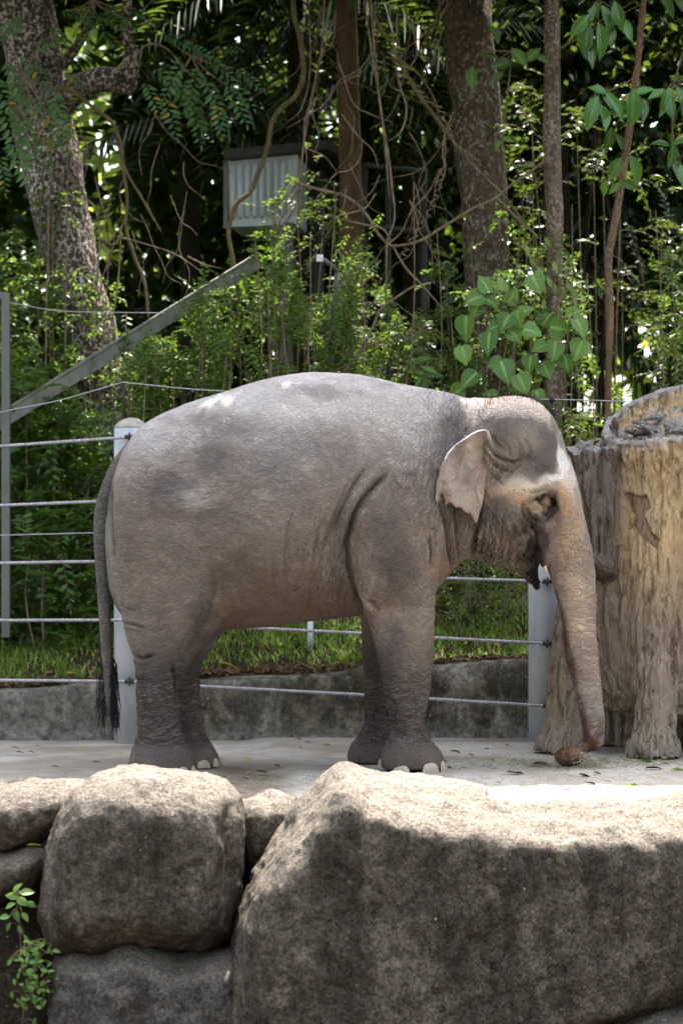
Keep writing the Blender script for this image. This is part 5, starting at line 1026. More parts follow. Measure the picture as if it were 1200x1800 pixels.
for k in range(16):
    x0, y0_ = random.uniform(130, 330), random.uniform(200, 420); pts = []; a = random.uniform(.8, 2.3); d = random.uniform(17.4, 18.0); L = random.uniform(60, 170)
    for q in range(6): pts.append(W(x0, y0_, d)); x0 += math.cos(a)*L/5; y0_ += abs(math.sin(a))*L/5+6; a += random.uniform(-.8, .8)
    m = MB(); m.tube(pts, np.linspace(random.uniform(.004, .007), .002, 6), 5, False, 5); m.build('twig', M_twig, t)
# long hanging strings over the right half
m = 0
for k, (px_, a_, b_, r_) in enumerate([(722, 380, 640, .004), (852, 560, 700, .003), (1000, 420, 780, .003), (1042, 540, 780, .004), (1150, 480, 690, .003), (1165, 430, 700, .003), (775, 460, 650, .003), (1016, 700, 790, .003), (640, 480, 650, .004), (460, 480, 640, .005), (540, 470, 640, .004)]):
    mm = MB(); x2 = random.uniform(-14, 14); mm.tube([W(px_+x2, a_-60, 17.0), W(px_+x2*.4+4, (a_+b_)/2, 17.0), W(px_, b_, 17.0)], r_, 4, False, 5)
    tag(mm.build('hanging_string', M_twig), 'thin dry aerial root hanging in front of the dark forest', 'aerial root', 'thin aerial roots hanging')

# ------------------------------------------------------------ canes (dark bamboo-like stems)
cn = thing('dark_cane', 'dark upright bamboo cane behind the stump', 'cane', (0, 0, 0), 'dark canes behind the stump')
first = True
for k in range(22):
    px_ = random.uniform(860, 1260) if k > 8 else random.choice([870, 905, 1005, 1040, 1128, 1160, 1185, 1015, 925])+random.uniform(-4, 4)
    d = random.uniform(18.6, 21); r = random.uniform(.012, .04); lean = random.uniform(-.7, .7); hgt = random.uniform(1.8, 4.6)
    t = cn if first else thing('dark_cane', ('thick ' if r > .026 else 'thin ')+('dark cane leaning right' if lean > .1 else 'dark cane leaning left' if lean < -.1 else 'dark upright cane')+(' behind the slender pale tree' if px_ < 1010 else ' behind the red-brown sapling' if px_ < 1110 else ' above the hollow stump'), 'cane', (0, 0, 0), 'dark canes behind the stump'); first = False
    z0 = .9; x0 = WX(px_, d); t.location = (x0-lean*.5, d-CAMD, z0)
    m = MB(); pts = [(x0+lean*(s-.5)+.04*math.sin(s*4+k), d-CAMD, z0+s*hgt) for s in np.linspace(0, 1, 9)]; m.tube(pts, [r*(1.1-.4*s) for s in np.linspace(0, 1, 9)], 7); m.build('stem', M_bamboo, t)
    for s in (2, 4, 6): mm = MB(); p = np.array(pts[s]); mm.tube([p-np.array([0, 0, .012]), p, p+np.array([0, 0, .012])], [r, r*1.18, r], 7, False); mm.build('node_ring', M_bamboo, t)

# ------------------------------------------------------------ foliage masses
def leaf_obj(name, arrs, mat, parent=None, tmpl=T2, kind=None):
    P_, D_, U_, L_, W_ = [np.concatenate([a[i] for a in arrs]) if len(arrs) > 1 else arrs[0][i] for i in range(5)]
    V, F = leaf_cloud(P_, D_, U_, L_, W_, tmpl); base = np.array(_wloc(parent)) if parent is not None else 0
    o = obj(name, mesh_from(name, V-base, F, True), mat, parent)
    if kind: o['kind'] = kind
    return o
def inpoly_px(n, poly, jit=0):
    P = np.array(poly, float); lo, hi = P.min(0), P.max(0); out = np.zeros((0, 2))
    while len(out) < n:
        q = RNG.uniform(lo, hi, (n*2, 2)); out = np.concatenate([out, q[poly_sd(q[:, 0], q[:, 1], P) < 0]])
    return out[:n]
def shrub(name, label, poly, d0, d1, ntw, nl, ll, lw, mat, stems=6, fl=.22, droop=.35, fwd=.5, cat='shrub', group=None, up=.25, stem_mat=None, clump=0.55):
    poly = np.array(poly, float); cx = poly[:, 0].mean(); d = (d0+d1)/2
    gyy = d-CAMD; z0 = float(terrain_z(WX(cx, d), gyy)); base = (WX(cx, d), gyy, z0-.03)
    t = thing(name, label, cat, base, group)
    q = inpoly_px(ntw, poly); q = q+RNG.normal(size=q.shape)*np.array([16, 22]); keep = (vnoise(np.stack([q[:, 0], q[:, 1], 0*q[:, 0]+ntw], -1), 1/38.0, 5) > -clump); q = q[keep]
    dd = RNG.uniform(d0, d1, len(q)); P_ = np.stack([(q[:, 0]-600)/FPX*dd, dd-CAMD, CAMZ-(q[:, 1]-HZ)/FPX*dd], -1)
    D_ = rdir(len(q), up, .8); D_[:, 1] -= .25; 
    Ls = RNG.uniform(.7, 1.3, len(q))*fl
    arr = fronds(P_-D_*.5*fl, D_, Ls, nl, ll, lw, droop, fwd)
    leaf_obj('foliage', [arr], mat, t, kind='stuff')
    m = MB(); b = np.array(base)
    sel = RNG.choice(len(q), min(stems, len(q)), replace=False)
    for i in sel:
        p = P_[i]; bb = b+np.array([(p[0]-b[0])*.65, (p[1]-b[1])*.7, 0]); bb[2] = float(terrain_z(bb[0], bb[1]))-.02; mid = (bb+p)/2+np.array([random.uniform(-.08, .08), 0, .05])
        if p[2] < bb[2]+.1: continue
        m.tube([bb, mid, p], [.011, .008, .004], 5, False, 4)
    tw = RNG.choice(len(q), min(len(q), 260), replace=False); frond_ribs(m, P_[tw]-D_[tw]*.5*fl, D_[tw], Ls[tw], droop, .0028)
    m.build('stems', stem_mat or M_twig, t)['kind'] = 'stuff'
    return t
# left hedge-like mass behind the cables
shrub('leafy_shrub', 'dense leafy shrub behind the upper left cables', [(-120, 640), (60, 620), (150, 700), (200, 760), (190, 900), (60, 920), (-120, 900)], 16.9, 17.9, 620, 12, .085, .04, L_shrub, 14, .30)
shrub('feathery_shrub', 'feathery low shrub spreading behind the lower left cables', [(-120, 880), (60, 870), (190, 880), (235, 980), (220, 1090), (120, 1130), (-120, 1140)], 16.7, 17.6, 480, 14, .085, .036, L_shrub, 12, .34, .5)
shrub('leafy_shrub', 'leafy shrub around the foot of the leaning trunk', [(-120, 440), (60, 430), (110, 520), (140, 620), (170, 700), (60, 720), (-120, 700)], 17.6, 18.6, 420, 12, .075, .038, L_shrub, 10, .28)
shrub('fine_leaved_bush', 'fine-leaved bush above the rump', [(215, 640), (240, 590), (300, 560), (360, 500), (420, 540), (450, 640), (440, 700), (330, 740), (240, 760), (215, 720)], 17.0, 17.9, 820, 12, .055, .024, L_fine, 40, .26, .2, .6, up=.45, clump=.15)
shrub('fine_leaved_bush', 'tall fine-leaved bush between the sloping beam and bent pole', [(400, 560), (440, 460), (500, 370), (560, 360), (600, 420), (620, 520), (630, 660), (560, 690), (440, 700)], 17.1, 18.2, 900, 12, .055, .024, L_fine, 44, .26, .2, .6, up=.45, clump=.12)
shrub('fine_leaved_bush', 'sparse fine-leaved bush right of the bent pole', [(600, 440), (650, 420), (680, 520), (740, 560), (780, 640), (770, 700), (640, 690), (605, 600)], 17.1, 18.2, 380, 12, .05, .022, L_fine, 24, .24, .25, .6, up=.4, clump=.15)
shrub('leafy_shrub', 'small-leaved shrub at the foot of the stout trunk', [(760, 460), (830, 420), (900, 400), (990, 410), (1030, 500), (1010, 600), (960, 700), (800, 700), (750, 600)], 17.6, 18.3, 420, 10, .065, .03, L_shrub, 14, .22, clump=.25)
shrub('leafy_shrub', 'low shrub between the head and the stump', [(940, 640), (1040, 620), (1100, 700), (1090, 780), (960, 790)], 17.2, 18.2, 130, 10, .07, .03, L_shrub, 10, .25, clump=.2)
shrub('leafy_shrub', 'bright feathery shrub at the right edge above the stump', [(1140, 560), (1170, 440), (1260, 400), (1320, 560), (1300, 720), (1160, 700)], 17.0, 18.0, 230, 13, .06, .026, L_fine, 10, .25)
shrub('trailing_plant', 'dark low plants under the chin behind the cables', [(740, 960), (930, 960), (940, 1080), (860, 1100), (750, 1090)], 16.8, 17.8, 260, 8, .06, .022, L_shrub, 10, .2)
shrub('trailing_plant', 'dark plants at the back of the bank below the belly', [(230, 1030), (700, 1030), (700, 1110), (230, 1120)], 17.4, 18.2, 420, 8, .06, .024, L_shrub, 10, .2)
# pinnate branches of the leaning tree: every compound leaf a part
def pinnate(label, spots, d, L=.30, nl=15, ll=.095, lw=.034):
    t = thing('pinnate_branch', label, 'branch', W(spots[0][0], spots[0][1], d))
    for (px_, py_, ang, s) in spots:
        a = math.radians(ang); D_ = np.array([[math.cos(a), random.uniform(-.5, .2), math.sin(a)]]); up = np.array([[-math.sin(a)*.25, -.75, .75]])
        ar = fronds([W(px_, py_, d+random.uniform(-.25, .25))], D_, L*s, nl, ll*s, lw*s, .22, .4, up=up, jit=.10)
        leaf_obj('compound_leaf', [ar], L_pin, t, (big_template('lance')))
    m = MB()
    for (px_, py_, ang, s) in spots[::2]:
        c = np.mean([(p[0], p[1]) for p in spots], 0); m.tube([W(c[0], c[1]-30, d+.1), W((px_+c[0])/2, (py_+c[1])/2-10, d+.1), W(px_, py_, d+.05)], [.008, .006, .004], 5, False, 4)
    m.build('stem', M_twig, t)
pinnate('pinnate leafy branch hanging at the upper left edge', [(10, 110, -60, 1), (40, 100, -40, 1), (30, 150, -80, 1.1), (60, 170, -50, 1), (5, 190, -70, 1.1), (45, 210, -75, 1), (85, 150, -60, .9), (95, 190, -50, .8), (20, 250, -65, 1), (-20, 130, -50, 1.1), (60, 90, 30, .8), (110, 120, -35, .7), (70, 240, -70, .8), (-10, 80, 60, .9), (20, 70, 80, .8), (0, 270, -80, .8), (105, 225, -70, .7)], 17.2)
pinnate('pinnate leafy branch drooping right of the woody burl', [(290, 60, -20, .9), (320, 75, -15, .8), (350, 100, -20, 1), (270, 120, -30, 1), (300, 140, -50, 1.1), (330, 150, -70, 1.1), (360, 140, -60, 1.1), (390, 130, -40, 1), (400, 150, -60, 1), (350, 120, -110, .9), (290, 170, -70, .9), (340, 190, -75, .9), (415, 120, -30, .8), (255, 145, -60, .8), (370, 90, 10, .8), (320, 110, -120, .9), (380, 175, -80, .8)], 17.3)
pinnate('pinnate leafy spray at the top left beside the burl', [(110, 20, -10, .8), (140, 10, -40, .9), (170, 25, -20, .8), (190, 5, -60, .9), (215, 30, -30, .7), (95, 45, -60, .7), (130, 60, -20, .6), (180, 55, -40, .7), (240, 15, -40, .8)], 17.6, .26)
# small climbing plant patches on the leaning trunk
shrub('creeper', 'small green creeper on the leaning trunk', [(60, 320), (120, 320), (130, 420), (90, 440), (70, 400)], 17.95, 18.05, 22, 7, .05, .03, L_shrub, 4, .12, cat='creeper')
shrub('creeper', 'green creeper climbing the lower part of the leaning trunk', [(110, 430), (170, 430), (215, 560), (220, 680), (150, 690), (120, 560)], 17.6, 17.8, 60, 8, .06, .03, L_shrub, 6, .16, cat='creeper')
shrub('creeper', 'creeper hanging over the right side of the ribbed box', [(490, 300), (560, 280), (600, 400), (520, 460), (470, 400)], 18.3, 18.6, 60, 8, .045, .022, L_fine, 6, .16, cat='creeper')
shrub('creeper', 'yellow-green creeper on the leaning trunk below the pinnate leaves', [(95, 190), (125, 200), (118, 260), (95, 265)], 17.6, 17.8, 14, 8, .05, .02, leaf_mat('lime_leaf', (.16, .26, .02), (.3, .42, .04), .4, .5), 2, .14, cat='creeper')
# palms in the dark
def palm(label, fr, d, L=1.3, nl=44, ll=.42, lw=.035):
    t = thing('palm', label, 'palm', W(fr[0][0], fr[0][1], d)); i = 0
    for (px_, py_, ang, s) in fr:
        a = math.radians(ang); D_ = np.array([[math.cos(a), -.35, math.sin(a)]]); ar = fronds([W(px_, py_, d+random.uniform(-.3, .3))], D_, L*s, nl, ll*s, lw, .35, .55, up=np.array([[0, -.6, .8]]), jit=.08)
        f = leaf_obj('frond', [ar], L_palm, t); m = MB(); frond_ribs(m, [W(px_, py_, d)], D_, L*s, .35, .012); m.build('midrib', M_bamboo, f)
    m = MB(); m.tube([W(fr[0][0], fr[0][1], d), W(fr[0][0]+10, 700, d+.3), W(fr[0][0]+10, 1050, d+.3)], .09, 10); m.build('stem', M_bamboo, t)
palm('dark palm with drooping fronds left of the ribbed box', [(330, 180, 150, 1), (330, 180, 110, 1.1), (330, 180, 70, 1.1), (330, 180, 35, 1.1), (330, 185, 5, 1), (330, 190, 190, 1), (330, 185, -20, .9), (340, 210, 220, .8)], 20.6)
palm('dark palm with drooping fronds above the ribbed box', [(520, -60, -40, 1.1), (520, -60, -90, 1), (520, -60, -130, 1.1), (500, -80, -160, 1.1), (560, -50, -20, 1.1), (480, 40, -120, .9), (600, 20, -60, .9)], 20.0)
palm('dark palm behind the platform frame', [(720, 60, 160, 1), (720, 60, 110, 1), (720, 60, 60, .9), (720, 60, 20, 1), (720, 70, -20, .9), (720, 70, 200, .9), (725, 80, -60, .8)], 20.4)
# dark middle wall of the forest with gaps, then the sunlit edge far behind
GAPS = [(150, 90, 60, 60, .9), (165, 200, 45, 90, .95), (190, 360, 35, 120, .8), (500, 90, 90, 110, .45), (560, 200, 60, 60, .5), (725, 70, 60, 70, .8), (60, 500, 70, 60, .5), (620, 620, 40, 60, .85), (520, 600, 60, 50, .6), (1050, 690, 110, 80, .7), (1000, 560, 80, 110, .4), (1150, 600, 60, 90, .5), (420, 150, 50, 60, .35), (90, 330, 30, 60, .4), (5, 880, 60, 60, .4), (800, 430, 20, 60, .8), (640, 20, 60, 30, .6), (10, 780, 30, 60, .8), (940, 480, 40, 80, .4), (400, 60, 40, 50, .4), (30, 300, 30, 60, .4)]
def gapmask(px, py):
    g = np.zeros(len(px))
    for cx, cy, rx, ry, s in GAPS: g = np.maximum(g, s*1.15*np.exp(-(((px-cx)/rx)**2+((py-cy)/ry)**2)**1.5))
    sp = vnoise(np.stack([px, py, 0*px], -1), 1/26.0, 9)*.5+.5
    sp2 = vnoise(np.stack([px, py, 0*px], -1), 1/11.0, 29)*.5+.5
    return np.clip(g*(0.35+.8*sp+.7*sp2), 0, 1)
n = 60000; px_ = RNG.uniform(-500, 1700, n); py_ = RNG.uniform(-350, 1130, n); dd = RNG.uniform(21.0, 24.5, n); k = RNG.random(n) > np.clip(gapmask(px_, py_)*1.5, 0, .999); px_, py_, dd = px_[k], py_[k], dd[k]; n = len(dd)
P_ = np.stack([(px_-600)/FPX*dd, dd-CAMD, CAMZ-(py_-HZ)/FPX*dd], -1); P_ = P_[P_[:, 2] > terrain_z(P_[:, 0], P_[:, 1])]; n = len(P_)
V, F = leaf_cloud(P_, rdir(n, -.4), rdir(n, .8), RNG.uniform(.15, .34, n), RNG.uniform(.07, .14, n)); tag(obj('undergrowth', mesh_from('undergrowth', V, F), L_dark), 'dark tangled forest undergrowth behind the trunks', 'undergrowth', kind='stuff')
n = 30000; dd = RNG.uniform(30, 37, n); x = RNG.uniform(-11, 11, n); z = terrain_z(x, dd-14)+RNG.uniform(0, 1, n)**.8*11.5; P_ = np.stack([x, dd-14, z], -1)
keep = vnoise(P_, .7, 3)+.35*vnoise(P_, 2.4, 8) > -.95+.06*(P_[:, 2]-7); P_ = P_[keep]; n = len(P_)
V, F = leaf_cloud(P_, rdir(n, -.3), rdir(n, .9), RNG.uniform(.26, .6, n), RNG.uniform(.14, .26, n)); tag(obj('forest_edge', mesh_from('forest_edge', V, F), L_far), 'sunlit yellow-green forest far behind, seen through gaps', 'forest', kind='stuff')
# unseen woods added behind the camera and beside the yard to block low sky
n = 9000; x = RNG.uniform(-30, 30, n); y = -19-RNG.random(n)*4-0.012*x*x*-1; z = -1+RNG.random(n)*15; P_ = np.stack([x, y, z], -1)
for sx_ in (-1, 1):
    q = 4000; P_ = np.concatenate([P_, np.stack([sx_*(15+RNG.random(q)*4), RNG.uniform(-20, 14, q), -1+RNG.random(q)*12], -1)])
n = len(P_); V, F = leaf_cloud(P_, rdir(n, -.3), rdir(n, .6), RNG.uniform(.5, 1.1, n), RNG.uniform(.3, .55, n)); tag(obj('sky_blocking_woods', mesh_from('sky_blocking_woods', V, F), L_crown), 'unseen woods added around the viewing side to block low sky', 'woods', kind='stuff')
# medium dark leaves around the trunks so the wall has depth
n = 9000; px_ = RNG.uniform(-200, 1400, n); py_ = RNG.uniform(-150, 1100, n); k = (RNG.random(n) > np.clip(gapmask(px_, py_)*1.2, 0, .99)) & ~((px_ > 200) & (px_ < 760) & (py_ > 200) & (py_ < 480)); px_, py_ = px_[k], py_[k]; n = len(px_); dd = RNG.uniform(19.4, 20.8, n)
k = vnoise(np.stack([px_, py_, 0*px_], -1), 1/50., 71) > 0; px_, py_, dd = px_[k], py_[k], dd[k]; n = len(px_)
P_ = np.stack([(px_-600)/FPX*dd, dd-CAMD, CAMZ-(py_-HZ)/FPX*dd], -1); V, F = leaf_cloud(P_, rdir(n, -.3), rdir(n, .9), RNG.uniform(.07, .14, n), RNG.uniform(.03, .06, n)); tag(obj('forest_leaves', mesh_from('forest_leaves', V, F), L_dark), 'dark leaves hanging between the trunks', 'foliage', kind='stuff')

# ------------------------------------------------------------ large-leaved plants, each leaf a part
def leafy(name, label, leaves, mat, kind, d, aspect, cat='plant', stemc=None, base=None):
    V, F = big_template(kind); me = mesh_from('leaf', V, F); me.materials.append(mat); add_attr(me, 'rib', (np.arange(len(V)) % 3 == 0).astype(float), 'FLOAT')
    t = thing(name, label, cat, base if base is not None else W(leaves[0][0], leaves[0][1], d))
    bl = np.array(_wloc(t)); mm = MB()
    for (px_, py_, ang, Lp, dz) in leaves:
        L = Lp/FPX*d*(.82 if kind == 'heart' else 1); a = math.radians(ang); D_ = Vector((math.cos(a), random.uniform(-.45, .1), math.sin(a))).normalized()
        U_ = Vector((random.uniform(-.6, .6), -1, random.uniform(.0, 1.1))); U_ = (U_-D_*U_.dot(D_)).normalized(); B_ = U_.cross(D_)
        # px,py is the middle of the blade
        c = Vector(W(px_, py_, d+dz)-bl)-D_*L*.5
        o = bpy.data.objects.new('leaf', me); COL.objects.link(o); o.parent = t
        R = Matrix((D_, B_, U_)).transposed().to_4x4(); o.matrix_local = Matrix.Translation(c) @ R @ Matrix.Diagonal((L, L*aspect*random.uniform(.85, 1.1), L, 1))
        if stemc: 
            s = min(stemc, key=lambda q: (q[0]-px_)**2+(q[1]-py_)**2); p0 = W(s[0], s[1], d+.08); p1 = np.array(c)+bl; mm.tube([p0, (p0+p1)/2+np.array([0, 0, .02]), p1], [.005, .004, .003], 5, False, 3)
    if stemc:
        for a_, b_ in zip(stemc[:-1], stemc[1:]): mm.tube([W(a_[0], a_[1], d+.08), W(b_[0], b_[1], d+.08)], .006, 5, False)
    if mm.n: mm.build('stem', M_vine, t)
    return t
hl = [(850, 497, 120, 42, 0), (832, 525, 200, 44, 0), (862, 530, -30, 40, 0), (943, 500, -60, 46, 0), (817, 578, -95, 56, -.05), (857, 604, -100, 52, -.1), (887, 567, -120, 42, 0), (911, 562, -80, 40, 0), (936, 582, -15, 42, -.05), (985, 578, -10, 48, 0), (1021, 577, -60, 48, -.05), (974, 617, -95, 46, -.05), (1016, 616, -110, 50, 0), (887, 654, -70, 54, -.1), (919, 676, -60, 50, 0), (823, 668, -140, 52, 0), (862, 692, 170, 34, 0), (925, 545, 30, 36, 0), (905, 590, -50, 40, .05), (948, 610, 200, 38, .05), (870, 640, 190, 40, .05), (995, 640, -80, 40, .05), (835, 545, -120, 40, .05), (960, 650, -60, 42, .08), (900, 520, 60, 40, .05), (880, 500, 100, 36, .05), (930, 640, -100, 40, .05), (815, 625, -80, 44, .05), (1010, 550, 30, 36, .05), (868, 575, -160, 38, .05), (905, 700, -40, 40, .05), (945, 700, -80, 38, .05), (800, 690, -150, 40, .08), (960, 560, 60, 36, .05)]
leafy('broad_leaved_climber', 'climber with broad pale green leaves above the head', hl, L_heart, 'heart', 17.0, 1.0, stemc=[(870, 720), (880, 660), (890, 600), (885, 550), (900, 520), (960, 560), (1000, 560)], base=W(870, 1000, 17.0))
pods = [(926, 440, -70, 26, 0), (938, 462, -60, 30, 0), (948, 478, -75, 28, 0), (955, 505, -80, 26, 0), (965, 495, -70, 24, 0), (975, 510, -80, 26, 0), (992, 515, -85, 26, 0), (1000, 505, -60, 22, 0), (1008, 515, -75, 24, 0), (982, 545, -80, 22, 0), (975, 470, -70, 24, 0), (955, 535, -90, 20, 0), (962, 425, -60, 22, 0), (1010, 530, -70, 20, 0)]
leafy('podded_creeper', 'creeper with yellowish leaves on the slender trunk', pods, leaf_mat('yellowish_leaf', (.14, .17, .06), (.24, .27, .11), .3, .5), 'lance', 17.3, .42, stemc=[(940, 420), (950, 470), (980, 500), (1000, 500)])
g1 = [(1029, 68, -100, 68, 0), (1056, 72, -80, 66, -.05), (1086, 28, -75, 56, -.05), (1018, 45, -130, 52, 0), (1044, 22, -120, 50, 0), (1066, 30, -70, 48, 0), (1072, 60, -85, 50, .05), (1040, 95, -95, 50, 0), (1100, 50, -60, 50, .05)]
g2 = [(1040, 197, -110, 66, 0), (1062, 205, -75, 50, -.05), (1083, 188, -50, 60, -.05), (1112, 190, -90, 70, .05), (1050, 158, 150, 40, 0), (1070, 175, -60, 44, 0), (1088, 190, 30, 44, .05), (1130, 160, 20, 44, .1), (1128, 190, -80, 50, .1)]
g3 = [(1169, 178, -105, 56, 0), (1179, 190, -90, 46, -.05), (1196, 172, -70, 50, 0), (1205, 195, -80, 50, 0), (1155, 165, 200, 40, .05), (1162, 253, 165, 42, 0), (1180, 275, -95, 44, 0), (1198, 248, 20, 40, 0), (1188, 295, -70, 40, .05), (1200, 310, -80, 46, 0)]
g4 = [(1080, 297, -120, 50, 0), (1116, 300, -70, 60, 0), (1104, 325, -20, 36, -.05), (1070, 245, -100, 44, .05), (1090, 250, -60, 36, .05), (1080, 330, -140, 30, 0), (1062, 330, -100, 30, .1)]
g5 = [(829, 136, -95, 46, 0), (884, 112, 20, 44, 0), (860, 97, 160, 36, .05), (912, 100, -50, 44, 0), (935, 96, 40, 38, 0), (955, 105, -20, 30, 0), (875, 135, -130, 34, 0), (876, 254, -130, 28, 0), (893, 245, -20, 24, 0), (870, 60, -60, 36, .05), (1170, 5, -50, 60, 0), (1195, 0, -70, 50, 0)]
leafy('glossy_leaf_spray', 'spray of long glossy leaves at the top right corner', g1, L_gloss, 'lance', 16.6, .42, 'branch', [(1140, -40), (1080, -20), (1050, 0)])
leafy('glossy_leaf_spray', 'spray of glossy drooping leaves halfway down the sapling', g2, L_gloss, 'lance', 16.6, .46, 'branch', [(1130, 80), (1110, 140), (1070, 160)])
leafy('glossy_leaf_spray', 'spray of glossy leaves at the right edge beside the sapling', g3, L_gloss, 'lance', 16.6, .46, 'branch', [(1200, 90), (1182, 150), (1180, 230)])
leafy('glossy_leaf_spray', 'dull green leaf cluster where the sapling bends', g4, L_shrub, 'lance', 17.0, .5, 'branch', [(1110, 230), (1100, 270), (1090, 290)])
leafy('glossy_leaf_spray', 'few dark leaves crossing the stout trunk near the top', g5, L_shrub, 'lance', 17.2, .5, 'branch', [(960, 100), (900, 90), (850, 90)])
shrub('leafy_shrub', 'dark leafy sapling filling the space behind the slender trunk', [(880, 140), (1210, 160), (1220, 600), (900, 560)], 18.2, 19.2, 300, 9, .075, .036, L_dark, 12, .28, clump=.0)
fern = [(a, b, c, l, 0) for a, b, c, l in [(728, 640, 60, 30), (742, 632, 20, 34), (755, 650, -20, 34), (738, 655, 150, 28), (752, 668, -40, 34), (735, 672, -130, 30), (765, 660, 10, 30), (745, 680, -80, 30)]]
leafy('seedling', 'pale seedling just above the withers', fern, L_fine, 'lance', 16.9, .35, 'plant', [(745, 690), (745, 655)])
sd2 = [(a, b, c, l, 0) for a, b, c, l in [(835, 520, 0, 1)]]
# fern fronds left above the post
t = thing('fern', 'fern frond arching just left of the galvanised post', 'fern', W(210, 735, 16.9)); ar = fronds([W(215, 735, 16.9), W(212, 742, 16.9)], [(-1, -.1, .25), (-1, 0, -.15)], .32, 22, .07, .022, .3, .4, up=np.array([[0, -.8, .5]]*2)); leaf_obj('frond', [ar], L_fine, t); m = MB(); frond_ribs(m, [W(215, 735, 16.9), W(212, 742, 16.9)], [(-1, -.1, .25), (-1, 0, -.15)], .32, .3, .003); m.build('stalk', M_vine, t)
# plants on the rocks, lower left
l1 = [(a, b, c, l, 0) for a, b, c, l in [(30, 1562, 60, 26), (48, 1568, 10, 26), (22, 1575, 170, 24), (40, 1585, -30, 26), (18, 1592, 200, 22), (56, 1590, -20, 20), (8, 1612, 180, 20), (30, 1610, -80, 22), (45, 1612, -50, 20), (15, 1630, -120, 18), (36, 1635, -70, 18), (46, 1650, -60, 16)]]
leafy('rock_plant', 'small green plant growing from the dark ledge at lower left', l1, L_heart, 'oval', 11.55, .55, 'plant', [(40, 1700), (36, 1640), (34, 1600), (34, 1575)])
l2 = [(random.gauss(62, 20), random.gauss(1715, 34), random.uniform(-180, 180), random.uniform(9, 15), random.uniform(-.05, .05)) for _ in range(120)]
leafy('rock_plant', 'tiny-leaved trailing plant in the lower left corner', l2, L_heart, 'oval', 11.45, .6, 'plant', [(50, 1670), (60, 1700), (70, 1730), (45, 1760), (40, 1800)])

# ------------------------------------------------------------ things on the yard
t = None
gb = Grid((-.12, -.12, -.12), (.12, .12, .12), .006); gb.union(gb.ell((0, 0, 0), (.085, .07, .062)), 0); V, Q = gb.mesh(2); N = vnormals(V, Q); V = V+N*(.006*fbm(V, 30, 3, 4)+.003*fbm(V, 90, 5, 2))[:, None]
bx = WX(1000, 14.0)
o = obj('brown_ball', mesh_from('brown_ball', V, Q), bark_mat('fibrous_brown', (.06, .03, .02), (.19, .105, .07), (.3, .2, .15), 60, (.6, .66), 1.0, 1)); o.location = (bx, .0, .068); tag(o, 'round brown fibrous ball touching the tip of the trunk', 'ball')
def straw(n, cx, cy, rx, ry, z0, z1, name, label, lmin, lmax):
    m = MB()
    for _ in range(n):
        x, y = random.gauss(cx, rx), random.gauss(cy, ry); a = random.uniform(0, 6.28); L = random.uniform(lmin, lmax); z = random.uniform(z0, z1)
        m.tube([(x, y, z), (x+math.cos(a)*L*.5, y+math.sin(a)*L*.5, z+random.uniform(0, .01)), (x+math.cos(a+.3)*L, y+math.sin(a+.3)*L, max(.006, z+random.uniform(-.03, .004)))], random.uniform(.0008, .0016), 3, False)
    return tag(m.build(name, L_straw), label, 'straw', kind='stuff')
straw(90, WX(1030, 13.95), -.03, .025, .03, .01, .09, 'straw', 'wisp of pale straw held at the trunk tip', .03, .09)
straw(1300, WX(1050, 14.1), .18, .45, .22, .004, .010, 'straw', 'thin scatter of greenish straw in front of the stump', .02, .07)
straw(900, WX(520, 13.0), -.9, .8, .35, .004, .008, 'straw', 'thin dusty straw bits on the dirty concrete before the feet', .015, .05)
V, F = big_template('oval'); 
def fmesh(mat, nm):
    me = mesh_from('fallen_leaf', V*np.array([1, 1, 1.2]), F); me.materials.append(mat); return me
FM = {'brown': fmesh(L_litter, 'b'), 'yellow': fmesh(L_yellow, 'y'), 'green': fmesh(L_shrub, 'g'), 'dark': fmesh(simple_mat('dark_dry_leaf', (.05, .035, .02), .8), 'd')}
def fallen(px_, py_, L, ang, kind, label, group=None, z=None, lift=.02):
    d = 1.4*FPX/(py_-HZ) if z is None else z[1]; p = W(px_, py_, d) if z is not None else np.array([WX(px_, d), d-CAMD, 0.0]); zz = lift if z is None else p[2]+.01
    o = bpy.data.objects.new('fallen_leaf', FM[kind]); COL.objects.link(o); o.location = (p[0], p[1], zz); o.rotation_euler = (random.uniform(-.25, .25), random.uniform(-.2, .2), ang); o.scale = (L, L*.5, L*.7); tag(o, label, 'leaf', group)
fallen(430, 1340, .06, .5, 'yellow', 'pale yellow fallen leaf right of the hind feet'); fallen(450, 1362, .075, .2, 'dark', 'dark curled fallen leaf just in front of the hind feet'); fallen(457, 1377, .07, .1, 'green', 'flat green fallen leaf behind the small wedged boulder')
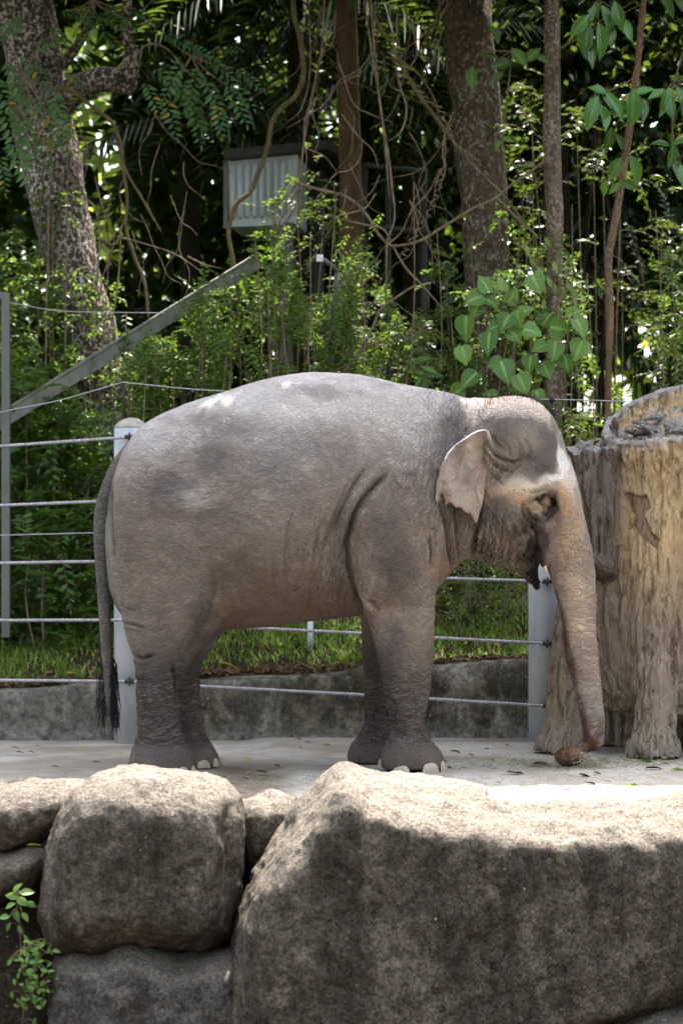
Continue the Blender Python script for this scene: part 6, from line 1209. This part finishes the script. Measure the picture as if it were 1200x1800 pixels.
fallen(383, 1167, .14, .1, 'yellow', 'large yellow leaf lying on the grass below the belly', z=(0, 16.15)); fallen(613, 1168, .08, 1, 'yellow', 'small yellow leaf on the wall edge behind the far foreleg', z=(0, 16.1)); fallen(120, 1187, .08, 1, 'yellow', 'pale yellow leaf on the wall edge at far left', z=(0, 16.1))
for (a, b, l, k) in [(882, 1313, .05, 'yellow'), (937, 1322, .05, 'brown'), (790, 1325, .07, 'dark'), (965, 1326, .04, 'brown'), (820, 1330, .05, 'dark'), (935, 1348, .12, 'dark'), (890, 1362, .08, 'brown'), (905, 1363, .06, 'dark'), (1015, 1365, .10, 'dark'), (1040, 1362, .06, 'dark'), (1125, 1342, .10, 'green'), (1160, 1345, .09, 'green'), (1130, 1356, .11, 'dark'), (1095, 1384, .08, 'green'), (1110, 1385, .05, 'dark'), (1025, 1380, .08, 'dark'), (1180, 1357, .09, 'green'), (30, 1327, .05, 'dark'), (48, 1325, .05, 'brown'), (60, 1316, .04, 'green'), (140, 1318, .06, 'yellow'), (20, 1318, .06, 'brown'), (520, 1318, .05, 'yellow'), (568, 1312, .08, 'yellow'), (700, 1307, .05, 'brown'), (520, 1302, .07, 'brown'), (410, 1308, .06, 'green'), (480, 1350, .05, 'dark'), (425, 1372, .05, 'brown'), (535, 1308, .04, 'dark'), (850, 1320, .04, 'dark'), (1170, 1385, .06, 'green'), (1060, 1378, .05, 'brown'), (780, 1352, .06, 'brown'), (990, 1395, .05, 'dark'), (870, 1380, .04, 'brown'), (860, 1340, .04, 'green'), (165, 1345, .05, 'brown'), (90, 1352, .05, 'dark'), (205, 1330, .05, 'yellow')]:
    fallen(a+random.uniform(-2, 2), b, l, random.uniform(-.7, .7), k, {'brown': 'small brown fallen leaf on the concrete yard', 'dark': 'small dark dry fallen leaf on the concrete yard', 'green': 'small green fallen leaf on the concrete yard', 'yellow': 'small yellow fallen leaf on the concrete yard'}[k], 'fallen leaves scattered on the concrete', lift=.016)
fallen(85, 1466, .12, .6, 'brown', 'reddish dry leaf caught between the left edge boulders', z=(0, 11.75)); fallen(48, 1490, .07, .2, 'yellow', 'yellowish leaf on the dark mossy ledge', z=(0, 11.7))
